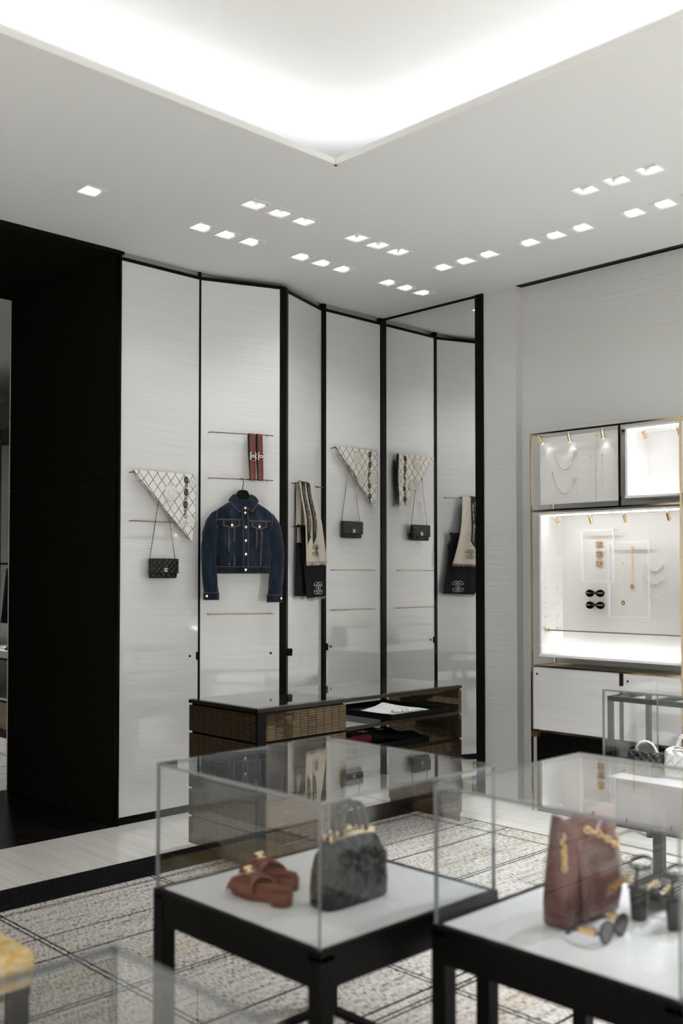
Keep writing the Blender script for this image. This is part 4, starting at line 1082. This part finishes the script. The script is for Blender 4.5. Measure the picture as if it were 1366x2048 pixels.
for x in (5.456, 5.592):
    for z in (1.418, 1.328, 1.238): MB().lathe([(.001, 0), (.003, 0), (.003, .004), (.001, .004)], 8, (0, 0, 0)).build('pin_hole', 'gold_soft', gc, loc=(x-gx, 3.741-gy, z)).rotation_euler = (PI/2, 0, 0)
    gb('shelf_pin', 'gold', x-.004, x+.004, 3.715, 3.742, 1.140, 1.150); gb('shelf_pin', 'gold', x-.004, x+.004, 3.71, 3.742, 1.158, 1.164)
# gold spotlights
def gspot(x, y, z, tx, ty, label, en=.04):
    r = empty('gold_spotlight', (x, y, z), label=label, cat='spotlight', group='small gold spotlights in the cabinet')
    MB().tube([(0, 0, 0), (0, 0, -.022)], .003, 8).build('stem', 'gold', r)
    d = Vector((tx, ty, -.045)).normalized(); p = Vector((0, 0, -.020))
    b = MB().tube([p-d*.004, p+d*.046], .0115, 14).build('barrel', 'gold', r, smooth=False)
    MB().tube([p+d*.0465, p+d*.0475], .0085, 12).build('lens', 'spot_lens', b)
    ld = bpy.data.lights.new('spot_light', 'SPOT'); ld.energy = en; ld.spot_size = 1.5; ld.spot_blend = .6; ld.shadow_soft_size = .008; ld.color = (.98, .985, 1)
    lo = bpy.data.objects.new('spot_light', ld); COL.objects.link(lo); lo.parent = r; lo.location = p+d*.052; lo.rotation_euler = Vector(d).to_track_quat('-Z', 'Y').to_euler()
for i, y in enumerate((3.752, 3.527, 3.29)): gspot(5.408, y, ZA-G, .013, (-.03, 0.0, .0)[i], ('small gold spotlight over the upper pearl necklace pin', 'small gold spotlight between the pearl necklaces and the long strands', 'small gold spotlight next to the cabinet divider over the white board')[i])
for i, y in enumerate((3.045, 2.823)): gspot(5.46, y, 2.375, .03, .004, ('small gold spotlight in the empty upper niche, next to the divider', 'small gold spotlight in the empty upper niche, away from the divider')[i], .1)
for i, y in enumerate((3.667, 3.411, 3.176, 2.893)): gspot(5.46, y, 1.885, .03, -.015 if y > 3.5 else .004, 'small gold spotlight in the large niche, ' + ('tilted, beside the side wall', 'above the brooches', 'above the pendant necklaces', 'above the pearl bracelets')[i], .1)

# jewellery
def strand(name, pts, x, r0, r1, label, cat, group=None, emb=None, tail=None, mat='pearl'):
    o = empty(name, (x, pts[len(pts)//2][0], pts[len(pts)//2][1]), label=label, cat=cat, group=group); oy_, oz_ = o.location[1], o.location[2]
    P = [Vector((0, p[0]-oy_, p[1]-oz_)) for p in pts]; L = sum((b-a).length for a, b in zip(P, P[1:])); m = MB(); d = 0; nxt = 0
    for a, b in zip(P, P[1:]):
        l = (b-a).length
        while nxt <= d+l:
            f = nxt/L; r = r0+(r1-r0)*sin(PI*f); p = a.lerp(b, (nxt-d)/l); m.sphere((-r, p.y, p.z), r, 8, 6); nxt += 1.9*r
        d += l
    m.build('beads', mat, o, smooth=True)
    MB().sphere((-.004, P[0].y, P[0].z), .005, 8, 6).build('pin', 'gold', o)
    if emb: cc_solid(MB(), .030, .006, .004, (-.003, P[-1].y, P[-1].z), plane='yz').build('emblem', 'pearl', o)
    if tail:
        m = MB(); m.tube([(-.003, P[-1].y-.018, P[-1].z), (-.003, P[-1].y-.020, P[-1].z-tail)], .0022, 5); m.build('tail_chain', 'pearl', o)
    return o
def hang(ya, za, yb, zb, dip, n=24):
    return [(ya+(yb-ya)*i/n, za+(zb-za)*i/n - dip*(1-(2*i/n-1)**2)) for i in range(n+1)]
strand('pearl_necklace', hang(3.658, 2.284, 3.507, 2.274, .105), 5.452, .0028, .0075, 'pearl necklace with emblem, the upper one on the white board', 'necklace', 'pearl necklaces on the white board', True, .12)
strand('pearl_necklace', hang(3.674, 2.154, 3.511, 2.098, .105), 5.452, .0028, .0065, 'pearl necklace with emblem, the lower one on the white board', 'necklace', 'pearl necklaces on the white board', True, .11)
strand('long_strand', [(3.396, 2.239), (3.397, 2.022)], 5.452, .002, .0026, 'thin pearl strand beside the two pearl necklaces', 'necklace')
strand('long_strand', [(3.352, 2.365), (3.356, 2.14), (3.359, 1.96)], 5.452, .003, .0052, 'longest pearl strand hanging between two thin strands', 'necklace')
strand('long_strand', [(3.315, 2.238), (3.317, 2.018)], 5.452, .002, .0026, 'thin pearl strand beside the gold divider of the cabinet', 'necklace')
for i, z in enumerate((1.565, 1.483, 1.403)):
    strand('pearl_bracelet', hang(3.139, z, 3.024, z, .034, 14), 5.654, .005, .0085, ('topmost', 'middle', 'lowest')[i]+' of three pearl bracelets pinned in the niche', 'bracelet', 'pearl bracelets in the niche', None, .045)
for i, (yt, zt, zb) in enumerate(((3.295, 1.576, 1.330), (3.232, 1.677, 1.430))):
    o = empty('pendant_necklace', (5.652, yt, zb), label=('gold chain necklace with round pendant, hanging lower in the niche', 'gold chain necklace with round pendant, hanging higher in the niche')[i], cat='necklace', group='pendant necklaces in the niche')
    MB().tube([(-.006, 0, zt-zb), (-.004, 0, .016)], .003, 6).build('chain', ('pearl', 'gold_soft')[i], o)
    MB().sphere((-.006, 0, zt-zb), .006, 8, 6).build('pin', 'gold', o)
    MB().lathe([(.001, .006), (.013, .006), (.013, 0), (.001, 0)], 18, (0, 0, 0), '-x').build('pendant', 'print_black', o)
    MB().tube([(-.004, .0135*cos(a), .0135*sin(a)) for a in [2*PI*q/20 for q in range(20)]], .003, 6, closed=True).build('pendant_ring', 'gold', o, smooth=True)
    cc_solid(MB(), .013, .003, .002, (-.0062, 0, 0), plane='yz').build('emblem', 'pearl', o)
for i, z in enumerate((1.700, 1.637, 1.577)):
    o = empty('brooch', (5.652, 3.463, z), label=('topmost', 'middle', 'lowest')[i]+' of three golden brooches inside the small white wire stand', cat='brooch', group='golden brooches in the niche')
    cc_solid(MB(), .040, .009, .007, (0, 0, 0), plane='yz').build('emblem', 'gold_soft', o, bevel=.001)
    m = MB()
    for pts in cc_arcs(.031, 12):
        for p in pts: m.sphere((-.0085, -p[0], p[1]), .0028, 6, 4)
    m.build('beads', 'gold', o, smooth=True)
def wframe(x, y0, y1, z0, z1, label):
    r = empty('wire_display_stand', (x, (y0+y1)/2, z0), label=label, cat='display stand', group='white wire display stands in the niche'); a = (y1-y0)/2; h = z1-z0; T = .010
    for q in ((-a, a, 0, T), (-a, a, h-T, h), (-a, -a+T, T, h-T), (a-T, a, T, h-T)): box('bar', 'white_frame', r, -.004, .004, *q)
    for sy in (-1, 1):
        for z in (.004, h-.008): box('standoff', 'white_frame', r, .004, 5.656-x, sy*a*.86-.002, sy*a*.86+.002, z, z+.004)
wframe(5.585, 3.322, 3.553, 1.458, 1.792, 'small white wire display stand around the three brooches')
wframe(5.600, 3.090, 3.372, 1.240, 1.712, 'large white wire display stand around the pendant necklaces')
for i, z in enumerate((1.366, 1.290)):
    sunglasses('folded_sunglasses', (5.632, 3.486, z), -PI/2, ('upper', 'lower')[i]+' pair of folded black sunglasses in the niche', 'folded sunglasses in the niche', sc_=.98, fold=True)

# ------------------------------------------------------------------ room beyond the passage
wd = empty('wardrobe', (4.6, 9.4, 0), label='white open wardrobe with black edges seen through the passage', cat='wardrobe')
box('back', 'back_white', wd, .25, .28, -1.2, 1.6, .3, 2.9)
box('top_edge', 'black_metal', wd, -.3, .28, -1.2, 1.6, 2.87, 2.9)
box('base', 'beige_box', wd, -.28, .28, -1.2, 1.6, .07, .325)
box('base_edge', 'black_metal', wd, -.3, .28, -1.2, 1.6, 0, .07); box('base_edge', 'black_metal', wd, -.3, .28, -1.2, 1.6, .325, .345)
box('shelf', 'back_white', wd, -.3, .25, -1.2, 1.6, .345, .36)
box('bench', 'back_white', wd, -.3, .25, -1.2, 1.6, .735, .80); box('bench_edge', 'black_metal', wd, -.305, .25, -1.2, 1.6, .715, .735)
box('hanging_rail', 'black_metal', wd, -.1, -.08, -1.2, 1.6, 1.605, 1.625)
for y in (-1.2, -.36, 1.6): box('upright', 'chrome', wd, -.3, -.285, y-.008, y+.008, .345, 2.87)
gm = empty('black_garment', (4.42, 9.02, 1.05), label='black garment hanging in the wardrobe beyond the passage', cat='garment')
MB().loft([sup(.02+.02*(1-q), .10+.10*(1-q), 2.4, 24, z=.52*q) for q in (0, .25, .5, .75, .95, 1)]).build('cloth', 'black_cloth', gm, smooth=True)
MB().tube([(.0, 0, .50), (.05, 0, .54), (.09, 0, .563)], .004, 6).build('hook', 'black_metal', gm)
fbk = MB().loft([sup(.10*(1-q*.5), .16*(1-q*.55), 2.6, 24, z=.13*q) for q in (0, .3, .6, .85, 1)]).build('folded_garment', 'black_cloth', None, loc=(4.46, 8.95, .80), smooth=True)
tag(fbk, 'folded black garment on the wardrobe bench', 'garment')
for x, y in ((4.19, 8.78),):
    o = copy_tree(protos[0]); o.location = (x, y, HC-.002); tag(o, 'square downlight in the ceiling beyond the black passage', 'downlight')
    for ch in o.children:
        if ch.type == 'LIGHT': ch.data = ch.data.copy(); ch.data.energy = BACK_W; ch.data.spot_size = 2.4
